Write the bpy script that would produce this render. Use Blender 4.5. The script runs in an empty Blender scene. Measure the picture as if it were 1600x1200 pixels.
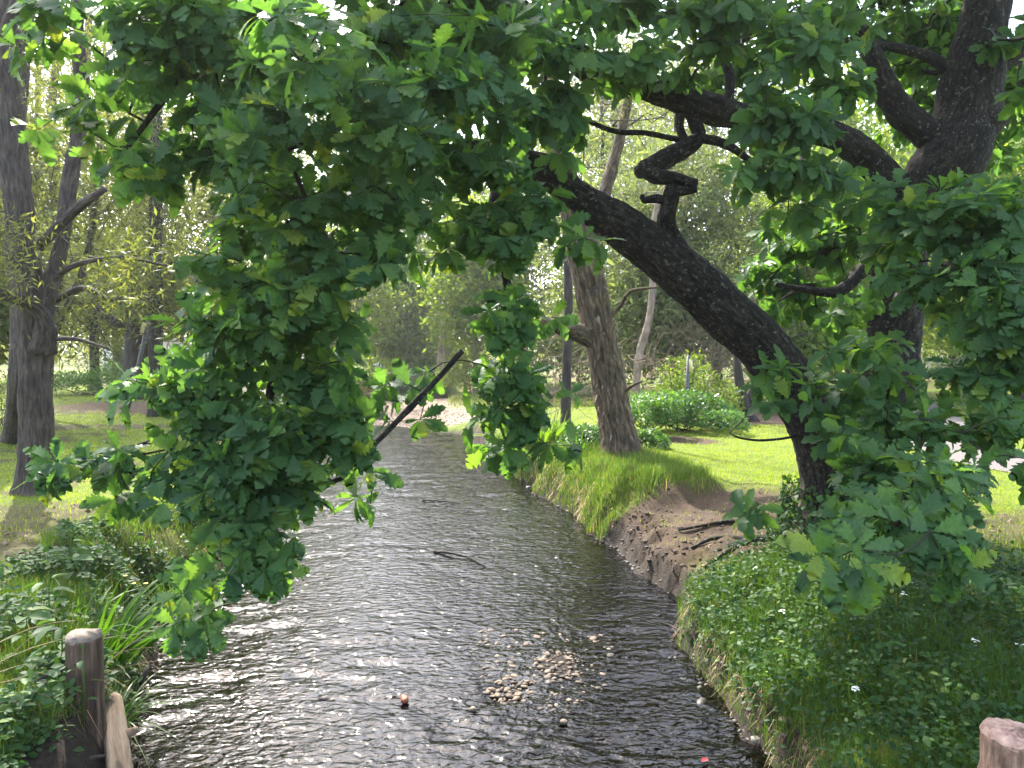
import bpy, math
import numpy as np

# ------------------------------------------------------------------ camera, sky, sun, exposure
SC = bpy.context.scene
COL = SC.collection
CAM_H, FPX, PITCH = 3.0, 1200.0, math.atan(60 / 1200)

cam_d = bpy.data.cameras.new("camera")
cam = bpy.data.objects.new("camera", cam_d)
COL.objects.link(cam)
cam.location = (0, 0, CAM_H)
cam.rotation_euler = (math.pi / 2 - PITCH, 0, 0)
cam_d.sensor_width = 36.0
cam_d.lens = 36.0 * FPX / 1600.0
cam_d.clip_start = 0.05
cam_d.clip_end = 3000
SC.camera = cam

SUN_EL, SUN_AZ = 48.0, -27.0
w = bpy.data.worlds.new("World")
SC.world = w
w.use_nodes = True
nt = w.node_tree
nt.nodes.clear()
wo = nt.nodes.new("ShaderNodeOutputWorld")
bg = nt.nodes.new("ShaderNodeBackground")
sky = nt.nodes.new("ShaderNodeTexSky")
sky.sky_type = 'NISHITA'
sky.sun_disc = False
sky.sun_elevation = math.radians(SUN_EL)
sky.sun_rotation = math.radians(SUN_AZ)
sky.dust_density = 3.5
tc = nt.nodes.new("ShaderNodeTexCoord")
cn = nt.nodes.new("ShaderNodeTexNoise")
cn.inputs['Scale'].default_value = 2.6
cn.inputs['Detail'].default_value = 7
cn.inputs['Roughness'].default_value = 0.6
cr = nt.nodes.new("ShaderNodeValToRGB")
cr.color_ramp.elements[0].position = 0.36
cr.color_ramp.elements[1].position = 0.58
cm = nt.nodes.new("ShaderNodeMix")
cm.data_type = 'RGBA'
nt.links.new(tc.outputs['Generated'], cn.inputs['Vector'])
nt.links.new(cn.outputs['Fac'], cr.inputs['Fac'])
nt.links.new(cr.outputs['Color'], cm.inputs[0])
nt.links.new(sky.outputs['Color'], cm.inputs[6])
ca = nt.nodes.new("ShaderNodeMix")
ca.data_type = 'RGBA'
ca.blend_type = 'MULTIPLY'
ca.inputs[0].default_value = 1.0
ca.inputs[7].default_value = (1.22, 1.27, 1.33, 1)
cb = nt.nodes.new("ShaderNodeMix")
cb.data_type = 'RGBA'
cb.blend_type = 'ADD'
cb.inputs[0].default_value = 1.0
cb.inputs[7].default_value = (2.2, 2.2, 2.3, 1)
nt.links.new(sky.outputs['Color'], ca.inputs[6])
nt.links.new(ca.outputs[2], cb.inputs[6])
nt.links.new(cb.outputs[2], cm.inputs[7])
nt.links.new(cm.outputs[2], bg.inputs['Color'])
bg.inputs['Strength'].default_value = 0.15
nt.links.new(bg.outputs[0], wo.inputs[0])

sun_d = bpy.data.lights.new("sun", 'SUN')
sun_d.energy = 4.3
sun_d.angle = math.radians(0.55)
sun_d.color = (1.0, 0.95, 0.86)
sun = bpy.data.objects.new("sun", sun_d)
COL.objects.link(sun)
sun.location = (0, 0, 60)
sun.rotation_euler = (math.radians(SUN_EL - 90), 0, math.radians(-SUN_AZ))

SC.view_settings.view_transform = 'Standard'
SC.view_settings.look = 'None'
SC.view_settings.gamma = 1.0
SC.view_settings.use_curve_mapping = False
SC.view_settings.exposure = 2.0
SC.render.engine = 'CYCLES'
cy = SC.cycles
cy.max_bounces = 8
cy.diffuse_bounces = 5
cy.glossy_bounces = 3
cy.transmission_bounces = 4
cy.transparent_max_bounces = 8
cy.caustics_reflective = False
cy.caustics_refractive = False
cy.sample_clamp_indirect = 6.0

# ------------------------------------------------------------------ helpers
RNG = np.random.default_rng(11)
CP, SP = math.cos(PITCH), math.sin(PITCH)


def P(px, py, Y):
    """world point seen at photo position (1600 wide) at forward distance Y"""
    a, b = (px - 800) / FPX, (600 - py) / FPX
    dy, dz = CP + b * SP, -SP + b * CP
    s = Y / dy
    return np.array([a * s, Y, CAM_H + dz * s])


def proj(p):
    p = np.asarray(p, float)
    x, y, z = p[..., 0], p[..., 1], p[..., 2] - CAM_H
    f = y * CP - z * SP
    u = y * SP + z * CP
    return 800 + FPX * x / f, 600 - FPX * u / f, f


def _hash(ix, iy, iz, seed):
    h = (ix * 374761393 + iy * 668265263 + iz * 2147483647 + seed * 974634777) & 0xFFFFFFFF
    h = ((h ^ (h >> 13)) * 1274126177) & 0xFFFFFFFF
    h = h ^ (h >> 16)
    return (h & 0xFFFFFF) / float(0xFFFFFF)


def vnoise(p, seed=0):
    p = np.asarray(p, float)
    i = np.floor(p).astype(np.int64)
    f = p - i
    u = f * f * (3 - 2 * f)
    r = 0
    for dx in (0, 1):
        wx = u[:, 0] if dx else 1 - u[:, 0]
        for dy in (0, 1):
            wy = u[:, 1] if dy else 1 - u[:, 1]
            for dz in (0, 1):
                wz = u[:, 2] if dz else 1 - u[:, 2]
                r = r + wx * wy * wz * _hash(i[:, 0] + dx, i[:, 1] + dy, i[:, 2] + dz, seed)
    return r


def fbm(p, oct=4, seed=0):
    p = np.asarray(p, float)
    a, t, n = 0.5, 0.0, 0.0
    for k in range(oct):
        t = t + a * vnoise(p * (2.03 ** k), seed + k * 7)
        n += a
        a *= 0.5
    return t / n


def n2(x, y, s, oct=3, seed=0):
    x, y = np.broadcast_arrays(np.asarray(x, float), np.asarray(y, float))
    sh = x.shape
    return fbm(np.stack([x.ravel() * s, y.ravel() * s, np.zeros(x.size)], 1), oct, seed).reshape(sh)


def sstep(a, b, x):
    t = np.clip((x - a) / (b - a), 0, 1)
    return t * t * (3 - 2 * t)


def nrm(v):
    return v / np.maximum(np.linalg.norm(v, axis=-1, keepdims=True), 1e-9)


def mk_mesh(name, V, quads=None, tris=None, mat=None, smooth=True, attrs=None):
    me = bpy.data.meshes.new(name)
    V = np.asarray(V, np.float32).reshape(-1, 3)
    q = np.zeros((0, 4), np.int32) if quads is None else np.asarray(quads, np.int32).reshape(-1, 4)
    t = np.zeros((0, 3), np.int32) if tris is None else np.asarray(tris, np.int32).reshape(-1, 3)
    me.vertices.add(len(V))
    me.vertices.foreach_set('co', V.ravel())
    me.loops.add(q.size + t.size)
    me.loops.foreach_set('vertex_index', np.concatenate([q.ravel(), t.ravel()]))
    me.polygons.add(len(q) + len(t))
    me.polygons.foreach_set('loop_start', np.concatenate([np.arange(len(q)) * 4, q.size + np.arange(len(t)) * 3]).astype(np.int32))
    me.update(calc_edges=True)
    if smooth:
        me.polygons.foreach_set('use_smooth', np.ones(len(me.polygons), bool))
    for k, a in (attrs or {}).items():
        a = np.asarray(a, np.float32)
        if a.ndim == 1:
            at = me.attributes.new(k, 'FLOAT', 'POINT')
            at.data.foreach_set('value', a)
        else:
            at = me.attributes.new(k, 'FLOAT_VECTOR', 'POINT')
            at.data.foreach_set('vector', a.ravel())
    if mat:
        me.materials.append(mat)
    return me


class Acc:
    """collects pieces of ONE part"""
    def __init__(s):
        s.V, s.Q, s.T, s.A, s.n = [], [], [], {}, 0

    def add(s, V, Q=None, T=None, **at):
        V = np.asarray(V, float).reshape(-1, 3)
        if Q is not None and len(Q):
            s.Q.append(np.asarray(Q) + s.n)
        if T is not None and len(T):
            s.T.append(np.asarray(T) + s.n)
        for k, a in at.items():
            s.A.setdefault(k, []).append(np.asarray(a, float))
        s.V.append(V)
        s.n += len(V)

    def mesh(s, name, mat, smooth=True):
        return mk_mesh(name, np.concatenate(s.V), np.concatenate(s.Q) if s.Q else None,
                       np.concatenate(s.T) if s.T else None, mat, smooth,
                       {k: np.concatenate(a) for k, a in s.A.items()})


def tag(o, label=None, cat=None, group=None, kind=None):
    if label: o['label'] = label
    if cat: o['category'] = cat
    if group: o['group'] = group
    if kind: o['kind'] = kind
    return o


def empty(name, loc, label, cat, group=None):
    o = bpy.data.objects.new(name, None)
    o.empty_display_size = 0.2
    COL.objects.link(o)
    o.location = loc
    return tag(o, label, cat, group)


def link(name, me, parent=None, local=False):
    """mesh in world coordinates; under a parent it is shifted back by the parent's place"""
    o = bpy.data.objects.new(name, me)
    COL.objects.link(o)
    if parent is not None:
        o.parent = parent
        if not local:
            loc = parent.location.copy()
            q = parent.parent
            while q is not None:
                loc = loc + q.location
                q = q.parent
            o.location = -loc
    return o


def single(name, me, base, label, cat, group=None):
    """a thing that is one mesh: origin moved to its base"""
    co = np.empty(len(me.vertices) * 3, np.float32)
    me.vertices.foreach_get('co', co)
    me.vertices.foreach_set('co', (co.reshape(-1, 3) - np.asarray(base, np.float32)).ravel())
    o = bpy.data.objects.new(name, me)
    COL.objects.link(o)
    o.location = base
    return tag(o, label, cat, group)


def smooth_path(pts, rad, step):
    """Catmull-Rom through pts, resampled every step"""
    pts, rad = np.asarray(pts, float), np.asarray(rad, float)
    D = np.concatenate([pts, rad[:, None]], 1)
    D = np.concatenate([[2 * D[0] - D[1]], D, [2 * D[-1] - D[-2]]])
    out = []
    for i in range(1, len(D) - 2):
        a, b, c, d = D[i - 1], D[i], D[i + 1], D[i + 2]
        n = max(2, int(np.linalg.norm(c[:3] - b[:3]) / step))
        t = np.linspace(0, 1, n, endpoint=False)[:, None]
        out.append(0.5 * (2 * b + (c - a) * t + (2 * a - 5 * b + 4 * c - d) * t ** 2 + (3 * b - a - 3 * c + d) * t ** 3))
    out.append(D[-2][None])
    o = np.concatenate(out)
    return o[:, :3], np.maximum(o[:, 3], 0.002)


def tube(pts, rad, sides=6, cap=True):
    pts, rad = np.asarray(pts, float), np.asarray(rad, float)
    n = len(pts)
    t = nrm(np.gradient(pts, axis=0))
    ref = np.array([0.0, 1.0, 0.0]) if abs(t[0, 1]) < 0.9 else np.array([1.0, 0, 0])
    a = nrm(np.cross(t[0], ref))
    A = np.empty((n, 3))
    for i in range(n):
        a = a - t[i] * np.dot(a, t[i])
        a = a / max(np.linalg.norm(a), 1e-9)
        A[i] = a
    B = np.cross(t, A)
    th = np.linspace(0, 2 * np.pi, sides, endpoint=False)
    c, s = np.cos(th), np.sin(th)
    N = A[:, None] * c[None, :, None] + B[:, None] * s[None, :, None]
    V = pts[:, None] + N * rad[:, None, None]
    L = np.concatenate([[0], np.cumsum(np.linalg.norm(np.diff(pts, axis=0), axis=1))])
    bk = np.stack([rad[:, None] * c, rad[:, None] * s, np.repeat(L[:, None], sides, 1)], 2)
    i = np.arange(n - 1)[:, None] * sides
    j = np.arange(sides)[None]
    k = (j + 1) % sides
    Q = np.stack([i + j, i + k, i + sides + k, i + sides + j], 2).reshape(-1, 4)
    T = None
    V = V.reshape(-1, 3)
    bk = bk.reshape(-1, 3)
    if cap:
        e = (n - 1) * sides
        V = np.concatenate([V, [pts[-1] + t[-1] * rad[-1] * 0.25], [pts[0] - t[0] * rad[0] * 0.25]])
        bk = np.concatenate([bk, [[0, 0, L[-1]]], [[0, 0, 0]]])
        T = [(e + q, e + (q + 1) % sides, n * sides) for q in range(sides)] + \
            [((q + 1) % sides, q, n * sides + 1) for q in range(sides)]
    return V, Q, T, bk, N.reshape(-1, 3)


def bark_tube(pts, rad, sides=48, step=0.04, amp=0.02, freq=11.0, lump=0.05, seed=0, stretch=0.34, flare=0.0):
    """trunk or limb with furrowed, lumpy bark as real relief"""
    p, r = smooth_path(pts, rad, step)
    V, Q, T, bk, N = tube(p, r, sides)
    m = len(N)
    b = bk[:m]
    wob = vnoise(b * np.array([6, 6, 2.5]), seed + 3)[:, None]
    c = b * np.array([freq, freq, freq * stretch]) + wob * np.array([0.9, 0.9, 0.5])
    rid = 1 - np.abs(2 * vnoise(c, seed) - 1)
    rid2 = 1 - np.abs(2 * vnoise(c * 2.1 + 7, seed + 1) - 1)
    fade = np.clip(np.repeat(r, sides) / 0.12, 0.15, 1)
    d = amp * (rid * 0.7 + rid2 * 0.3 - 0.55) * fade
    d = d + lump * (fbm(b * np.array([3.2, 3.2, 2.0]), 3, seed + 5) - 0.5) * fade
    if flare > 0:
        th = np.arctan2(b[:, 1], b[:, 0])
        h = b[:, 2]
        lob = 0.5 + 0.5 * np.cos(th * 5 + seed) * np.cos(th * 2 + 1.3 * seed)
        d = d + flare * np.exp(-h / 0.22) * (0.35 + lob)
    V[:m] += N * d[:, None]
    return V, Q, T, bk


def bark_part(name, segs, mat, parent, **kw):
    a = Acc()
    V, Q, T, bk = bark_tube(*segs, **kw)
    a.add(V, Q, T, bk=bk)
    return link(name, a.mesh(name, mat), parent)


# ------------------------------------------------------------------ materials
def new_mat(name):
    m = bpy.data.materials.new(name)
    m.use_nodes = True
    t = m.node_tree
    t.nodes.clear()
    return m, t, t.nodes.new("ShaderNodeOutputMaterial")


def N_(t, typ, **inp):
    n = t.nodes.new(typ)
    for k, v in inp.items():
        n.inputs[k.replace('_', ' ')].default_value = v
    return n


def ramp(t, stops, src=None):
    r = t.nodes.new("ShaderNodeValToRGB")
    e = r.color_ramp.elements
    while len(e) < len(stops):
        e.new(0.5)
    for q, (pos, c) in zip(e, stops):
        q.position = pos
        q.color = (*c, 1) if len(c) == 3 else c
    if src is not None:
        t.links.new(src, r.inputs['Fac'])
    return r


def mixc(t, fac, a, b, mode='MIX'):
    m = t.nodes.new("ShaderNodeMix")
    m.data_type = 'RGBA'
    m.blend_type = mode
    for s, k in ((fac, 0), (a, 6), (b, 7)):
        if hasattr(s, 'is_linked'):
            t.links.new(s, m.inputs[k])
        elif k == 0:
            m.inputs[0].default_value = s
        else:
            m.inputs[k].default_value = (*s, 1)
    return m.outputs[2]


def leaf_mat(name, stops, trans=0.45, tcol=(1.7, 1.75, 0.55), rough=0.42, spec=0.35, from_object=False):
    m, t, out = new_mat(name)
    if from_object:
        src = t.nodes.new("ShaderNodeObjectInfo").outputs['Random']
    else:
        a = t.nodes.new("ShaderNodeAttribute")
        a.attribute_name = 'tint'
        src = a.outputs['Fac']
    r = ramp(t, stops, src)
    nz = N_(t, "ShaderNodeTexNoise", Scale=60.0, Detail=2.0)
    g = t.nodes.new("ShaderNodeNewGeometry")
    t.links.new(g.outputs['Position'], nz.inputs['Vector'])
    mott = ramp(t, [(0.3, (0.82, 0.84, 0.8)), (0.7, (1.12, 1.1, 1.05))], nz.outputs['Fac'])
    col = mixc(t, 1.0, r.outputs['Color'], mott.outputs['Color'], 'MULTIPLY')
    under = mixc(t, 1.0, col, (1.15, 1.2, 1.25), 'MULTIPLY')
    colf = mixc(t, g.outputs['Backfacing'], col, under)
    p = N_(t, "ShaderNodeBsdfPrincipled", Roughness=rough)
    p.inputs['Specular IOR Level'].default_value = spec
    t.links.new(colf, p.inputs['Base Color'])
    tr = t.nodes.new("ShaderNodeBsdfTranslucent")
    tcn = mixc(t, 1.0, col, tcol, 'MULTIPLY')
    t.links.new(tcn, tr.inputs['Color'])
    mx = t.nodes.new("ShaderNodeMixShader")
    mx.inputs[0].default_value = trans
    t.links.new(p.outputs[0], mx.inputs[1])
    t.links.new(tr.outputs[0], mx.inputs[2])
    t.links.new(mx.outputs[0], out.inputs['Surface'])
    return m


def bark_mat(name, c0, c1, c2, stretch=0.16, scale=26.0, bump=0.6, lichen=None, lich_amt=0.66, attr='bk'):
    m, t, out = new_mat(name)
    if attr:
        a = t.nodes.new("ShaderNodeAttribute")
        a.attribute_name = attr
        vec = a.outputs['Vector']
    else:
        vec = t.nodes.new("ShaderNodeTexCoord").outputs['Object']
    mp = t.nodes.new("ShaderNodeMapping")
    mp.inputs['Scale'].default_value = (1, 1, stretch)
    t.links.new(vec, mp.inputs['Vector'])
    nz = N_(t, "ShaderNodeTexNoise", Scale=scale, Detail=6.0, Roughness=0.68, Distortion=0.25)
    t.links.new(mp.outputs[0], nz.inputs['Vector'])
    nb = N_(t, "ShaderNodeTexNoise", Scale=3.0, Detail=4.0)
    t.links.new(vec, nb.inputs['Vector'])
    r = ramp(t, [(0.32, c0), (0.52, c1), (0.72, c2)], nz.outputs['Fac'])
    big = ramp(t, [(0.3, (0.65, 0.65, 0.66)), (0.7, (1.2, 1.18, 1.15))], nb.outputs['Fac'])
    col = mixc(t, 1.0, r.outputs['Color'], big.outputs['Color'], 'MULTIPLY')
    if lichen:
        nl = N_(t, "ShaderNodeTexNoise", Scale=22.0, Detail=5.0, Roughness=0.7)
        t.links.new(vec, nl.inputs['Vector'])
        rl = ramp(t, [(lich_amt, (0, 0, 0)), (lich_amt + 0.05, (1, 1, 1))], nl.outputs['Fac'])
        col = mixc(t, rl.outputs['Color'], col, lichen)
    p = N_(t, "ShaderNodeBsdfPrincipled", Roughness=0.85)
    p.inputs['Specular IOR Level'].default_value = 0.25
    t.links.new(col, p.inputs['Base Color'])
    b = N_(t, "ShaderNodeBump", Strength=bump, Distance=0.035)
    t.links.new(nz.outputs['Fac'], b.inputs['Height'])
    t.links.new(b.outputs[0], p.inputs['Normal'])
    t.links.new(p.outputs[0], out.inputs['Surface'])
    return m


def plain_mat(name, c0, c1, scale=8.0, rough=0.7, bump=0.2, metallic=0.0):
    m, t, out = new_mat(name)
    vec = t.nodes.new("ShaderNodeTexCoord").outputs['Object']
    nz = N_(t, "ShaderNodeTexNoise", Scale=scale, Detail=6.0, Roughness=0.6)
    t.links.new(vec, nz.inputs['Vector'])
    r = ramp(t, [(0.3, c0), (0.7, c1)], nz.outputs['Fac'])
    p = N_(t, "ShaderNodeBsdfPrincipled", Roughness=rough, Metallic=metallic)
    t.links.new(r.outputs['Color'], p.inputs['Base Color'])
    b = N_(t, "ShaderNodeBump", Strength=bump, Distance=0.01)
    t.links.new(nz.outputs['Fac'], b.inputs['Height'])
    t.links.new(b.outputs[0], p.inputs['Normal'])
    t.links.new(p.outputs[0], out.inputs['Surface'])
    return m


def tint_mat(name, stops, rough=0.8, trans=0.0, from_object=False, grain=40.0):
    """opaque things (stones, straw) with a per-piece colour"""
    m, t, out = new_mat(name)
    if from_object:
        src = t.nodes.new("ShaderNodeObjectInfo").outputs['Random']
    else:
        a = t.nodes.new("ShaderNodeAttribute")
        a.attribute_name = 'tint'
        src = a.outputs['Fac']
    r = ramp(t, stops, src)
    g = t.nodes.new("ShaderNodeNewGeometry")
    nz = N_(t, "ShaderNodeTexNoise", Scale=grain, Detail=5.0, Roughness=0.65)
    t.links.new(g.outputs['Position'], nz.inputs['Vector'])
    mott = ramp(t, [(0.3, (0.6, 0.6, 0.6)), (0.7, (1.25, 1.22, 1.2))], nz.outputs['Fac'])
    col = mixc(t, 1.0, r.outputs['Color'], mott.outputs['Color'], 'MULTIPLY')
    p = N_(t, "ShaderNodeBsdfPrincipled", Roughness=rough)
    t.links.new(col, p.inputs['Base Color'])
    if trans:
        tr = t.nodes.new("ShaderNodeBsdfTranslucent")
        t.links.new(col, tr.inputs['Color'])
        mx = t.nodes.new("ShaderNodeMixShader")
        mx.inputs[0].default_value = trans
        t.links.new(p.outputs[0], mx.inputs[1])
        t.links.new(tr.outputs[0], mx.inputs[2])
        t.links.new(mx.outputs[0], out.inputs['Surface'])
    else:
        t.links.new(p.outputs[0], out.inputs['Surface'])
    return m


OAK_ST = [(0.0, (0.040, 0.098, 0.044)), (0.45, (0.068, 0.150, 0.054)), (0.8, (0.105, 0.20, 0.054)), (1.0, (0.21, 0.28, 0.05))]
M_OAKLEAF = leaf_mat('oak_leaf', OAK_ST, 0.55, (2.2, 2.05, 0.6), 0.5, 0.25)
M_OAKLEAF_O = leaf_mat('oak_leaf_single', OAK_ST, 0.55, (2.2, 2.05, 0.6), 0.5, 0.25, True)
M_OAKBARK = bark_mat('oak_bark', (0.004, 0.0035, 0.003), (0.022, 0.018, 0.0145), (0.090, 0.073, 0.058), 0.32, 30, 1.0, (0.15, 0.155, 0.11), 0.595)
M_TWIG = bark_mat('twig_bark', (0.012, 0.010, 0.008), (0.035, 0.028, 0.022), (0.07, 0.055, 0.042), 0.3, 40, 0.2)
M_WATTLEBARK = bark_mat('wattle_bark', (0.018, 0.014, 0.011), (0.070, 0.055, 0.045), (0.150, 0.120, 0.098), 0.16, 30, 1.0, (0.34, 0.34, 0.31), 0.70)
M_DARKBARK = bark_mat('dark_bark', (0.02, 0.016, 0.014), (0.05, 0.042, 0.037), (0.10, 0.085, 0.072), 0.12, 22, 0.6)
M_PAPERBARK = bark_mat('paperbark', (0.014, 0.010, 0.006), (0.10, 0.072, 0.044), (0.28, 0.215, 0.14), 0.20, 19, 1.0)
M_PALEBARK = bark_mat('pale_gum_bark', (0.12, 0.09, 0.07), (0.26, 0.20, 0.155), (0.40, 0.33, 0.27), 0.2, 12, 0.3)
M_DEADWOOD = bark_mat('dead_twig', (0.11, 0.075, 0.05), (0.22, 0.16, 0.11), (0.34, 0.26, 0.19), 0.2, 20, 0.2)
M_OLIVE = leaf_mat('wattle_leaf', [(0.0, (0.065, 0.085, 0.028)), (0.5, (0.12, 0.145, 0.045)), (1.0, (0.20, 0.215, 0.06))], 0.55, (1.5, 1.45, 0.7), 0.5, 0.3)
M_GREYGREEN = leaf_mat('tea_tree_leaf', [(0.0, (0.055, 0.085, 0.034)), (0.5, (0.115, 0.15, 0.055)), (1.0, (0.175, 0.21, 0.075))], 0.52, (1.45, 1.45, 0.75), 0.5, 0.3)
M_LIME = leaf_mat('bright_leaf', [(0.0, (0.07, 0.13, 0.022)), (0.5, (0.13, 0.21, 0.030)), (1.0, (0.24, 0.30, 0.045))], 0.5, (1.6, 1.5, 0.5), 0.45, 0.3)
M_MOUND = leaf_mat('mound_leaf', [(0.0, (0.030, 0.085, 0.022)), (0.6, (0.07, 0.16, 0.034)), (1.0, (0.12, 0.22, 0.04))], 0.4, (1.6, 1.6, 0.5), 0.4, 0.4)
M_COVER = leaf_mat('groundcover_leaf', [(0.0, (0.018, 0.050, 0.016)), (0.5, (0.036, 0.090, 0.024)), (0.85, (0.075, 0.145, 0.036)), (1.0, (0.20, 0.26, 0.065))], 0.38, (1.6, 1.6, 0.5), 0.55, 0.22)
M_LAWN = leaf_mat('lawn_blade', [(0.0, (0.095, 0.155, 0.012)), (0.5, (0.175, 0.255, 0.015)), (0.85, (0.25, 0.32, 0.02)), (1.0, (0.33, 0.28, 0.07))], 0.58, (1.8, 1.65, 0.4), 0.5, 0.3)
M_LONG = leaf_mat('long_grass_blade', [(0.0, (0.038, 0.085, 0.016)), (0.55, (0.075, 0.145, 0.022)), (0.9, (0.14, 0.20, 0.035)), (1.0, (0.32, 0.25, 0.12))], 0.45, (1.5, 1.5, 0.5), 0.45, 0.35)
M_STRAP = leaf_mat('strap_leaf', [(0.0, (0.03, 0.085, 0.014)), (0.6, (0.07, 0.155, 0.022)), (1.0, (0.15, 0.23, 0.03))], 0.45, (1.6, 1.6, 0.5), 0.38, 0.4)
M_STRAW = tint_mat('straw', [(0, (0.22, 0.15, 0.07)), (0.5, (0.40, 0.29, 0.15)), (1, (0.55, 0.43, 0.26))], 0.7, 0.25)
M_STONE_ST = [(0, (0.022, 0.017, 0.012)), (0.3, (0.06, 0.041, 0.026)), (0.7, (0.12, 0.082, 0.05)), (1, (0.19, 0.14, 0.092))]
M_STONE = tint_mat('pebble_stone', M_STONE_ST, 0.75)
M_STONE_O = tint_mat('pebble_stone_single', M_STONE_ST, 0.75, from_object=True)
M_WET = tint_mat('wet_stone', [(0, (0.018, 0.015, 0.013)), (0.6, (0.045, 0.035, 0.028)), (1, (0.08, 0.058, 0.045))], 0.6)
M_FARGRAVEL = tint_mat('far_gravel', [(0, (0.13, 0.095, 0.06)), (0.5, (0.22, 0.165, 0.11)), (1, (0.32, 0.25, 0.175))], 0.85)

# ------------------------------------------------------------------ the lie of the land
R_Y = [-8, 3, 5.8, 7.7, 9.2, 11.2, 14.4, 18, 22.5, 25.7, 27.5, 29.5, 33, 38, 41, 43, 46, 48.5, 52, 60]
R_X = [2.2, 2.0, 1.84, 1.85, 1.95, 1.5, 0.84, 0.0, -0.94, -1.6, -3.2, -6.5, -8.6, -9.0, -7.5, -3.5, -3.5, -9, -16, -24]
L_Y = [-8, 3, 4.5, 5.4, 6.9, 8.5, 9.4, 13.3, 18, 24, 30, 36, 44, 52, 60]
L_X = [-2.2, -2.3, -2.4, -2.75, -3.4, -3.85, -3.4, -4.0, -4.9, -5.8, -9.5, -13, -16, -18, -22]


def edges(y):
    y = np.asarray(y, float)
    wr = (n2(y, y * 0 + 3.3, 1.1, 3, 5) - 0.5) * 0.55
    wl = (n2(y, y * 0 + 8.1, 1.1, 3, 9) - 0.5) * 0.55
    return np.interp(y, L_Y, L_X) + wl, np.interp(y, R_Y, R_X) + wr


OAK = np.array([3.42, 8.45])
PATH = np.array([[16.0, 30.0], [11.8, 22.0], [9.6, 17.0], [9.1, 13.8], [10.0, 11.3], [12.5, 8.5], [16, 6]])


def path_dist(x, y):
    d = np.full(np.shape(x), 1e9)
    for a, b in zip(PATH[:-1], PATH[1:]):
        ab = b - a
        t = np.clip(((x - a[0]) * ab[0] + (y - a[1]) * ab[1]) / (ab @ ab), 0, 1)
        d = np.minimum(d, np.hypot(x - a[0] - t * ab[0], y - a[1] - t * ab[1]))
    return d


def G(x, y):
    """ground height"""
    x, y = np.broadcast_arrays(np.asarray(x, float), np.asarray(y, float))
    xl, xr = edges(y)
    dr, dl = x - xr, xl - x
    d = np.maximum(dr, dl)
    right = dr > dl
    wr = np.interp(y, [0, 8.2, 9.3, 11.0, 12.2, 25, 28, 42, 46], [0.45, 0.5, 2.0, 1.9, 0.8, 1.0, 10, 10, 3])
    wl = np.interp(y, [0, 5.2, 6, 8, 10, 25, 40], [0.22, 0.22, 0.7, 0.8, 1.2, 1.4, 2.5])
    wd = np.where(right, wr, wl)
    t = np.clip(d / wd, 0, 1)
    gravel = np.where(right, sstep(26.5, 28.5, y) * (1 - sstep(42, 45, y)), 0)
    S = (1 - (1 - t) ** 2.4) * (1 - gravel) + (t ** 1.7) * gravel
    # worn earth slope by the oak: a low broken step, then a gentle rise
    worn = np.where(right, sstep(8.5, 9.3, y) * (1 - sstep(11.2, 12.2, y)), 0)
    crumb = n2(x, y, 4.5, 4, 25) - 0.5
    S_worn = 0.36 * sstep(0, 0.16, d + crumb * 0.30) + 0.20 * sstep(0.2, 0.5, d + crumb * 0.5) + 0.44 * sstep(0.3, 3.2, d)
    nearr = np.where(right, 1 - sstep(8.3, 9.2, y), 0)
    S_near = 0.28 * sstep(0, 0.10, d + crumb * 0.10) + 0.72 * (1 - (1 - np.clip(d / 2.3, 0, 1)) ** 1.7)
    S = S * (1 - nearr) + np.where(d > 0, S_near, 0) * nearr
    S = S * (1 - worn) + np.where(d > 0, S_worn, 0) * worn
    big = n2(x, y, 0.35, 3, 21) - 0.5
    fine = n2(x, y, 2.6, 3, 22) - 0.5
    h = 0.88 + 0.10 * big
    out = h * S + fine * 0.16 * np.clip(t * 3, 0, 1) * (1 - sstep(1.0, 3.0, d)) + 0.03 * fine * np.clip(t * 2, 0, 1) + 0.07 * crumb * worn * np.clip(d * 2, 0, 1)
    out = out + 0.10 * np.exp(-((x - OAK[0]) ** 2 + (y - OAK[1]) ** 2) / 0.8) * np.clip(t, 0, 1)
    bed = -0.24 * np.clip(-d / 0.7, 0, 1) + (n2(x, y, 1.7, 3, 31) - 0.5) * 0.10
    bar = np.exp(-(((x - 0.42) / 0.62) ** 2 + ((y - 7.05) / 1.0) ** 2) ** 1.4)
    bed = bed * (1 - bar) + bar * 0.012
    flat = 1 - sstep(0.9, 1.6, path_dist(x, y))
    z = np.where(d > 0, out, np.minimum(bed, 0.012))
    return np.where(d > 3, z * (1 - flat) + 0.88 * flat, z)


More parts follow.
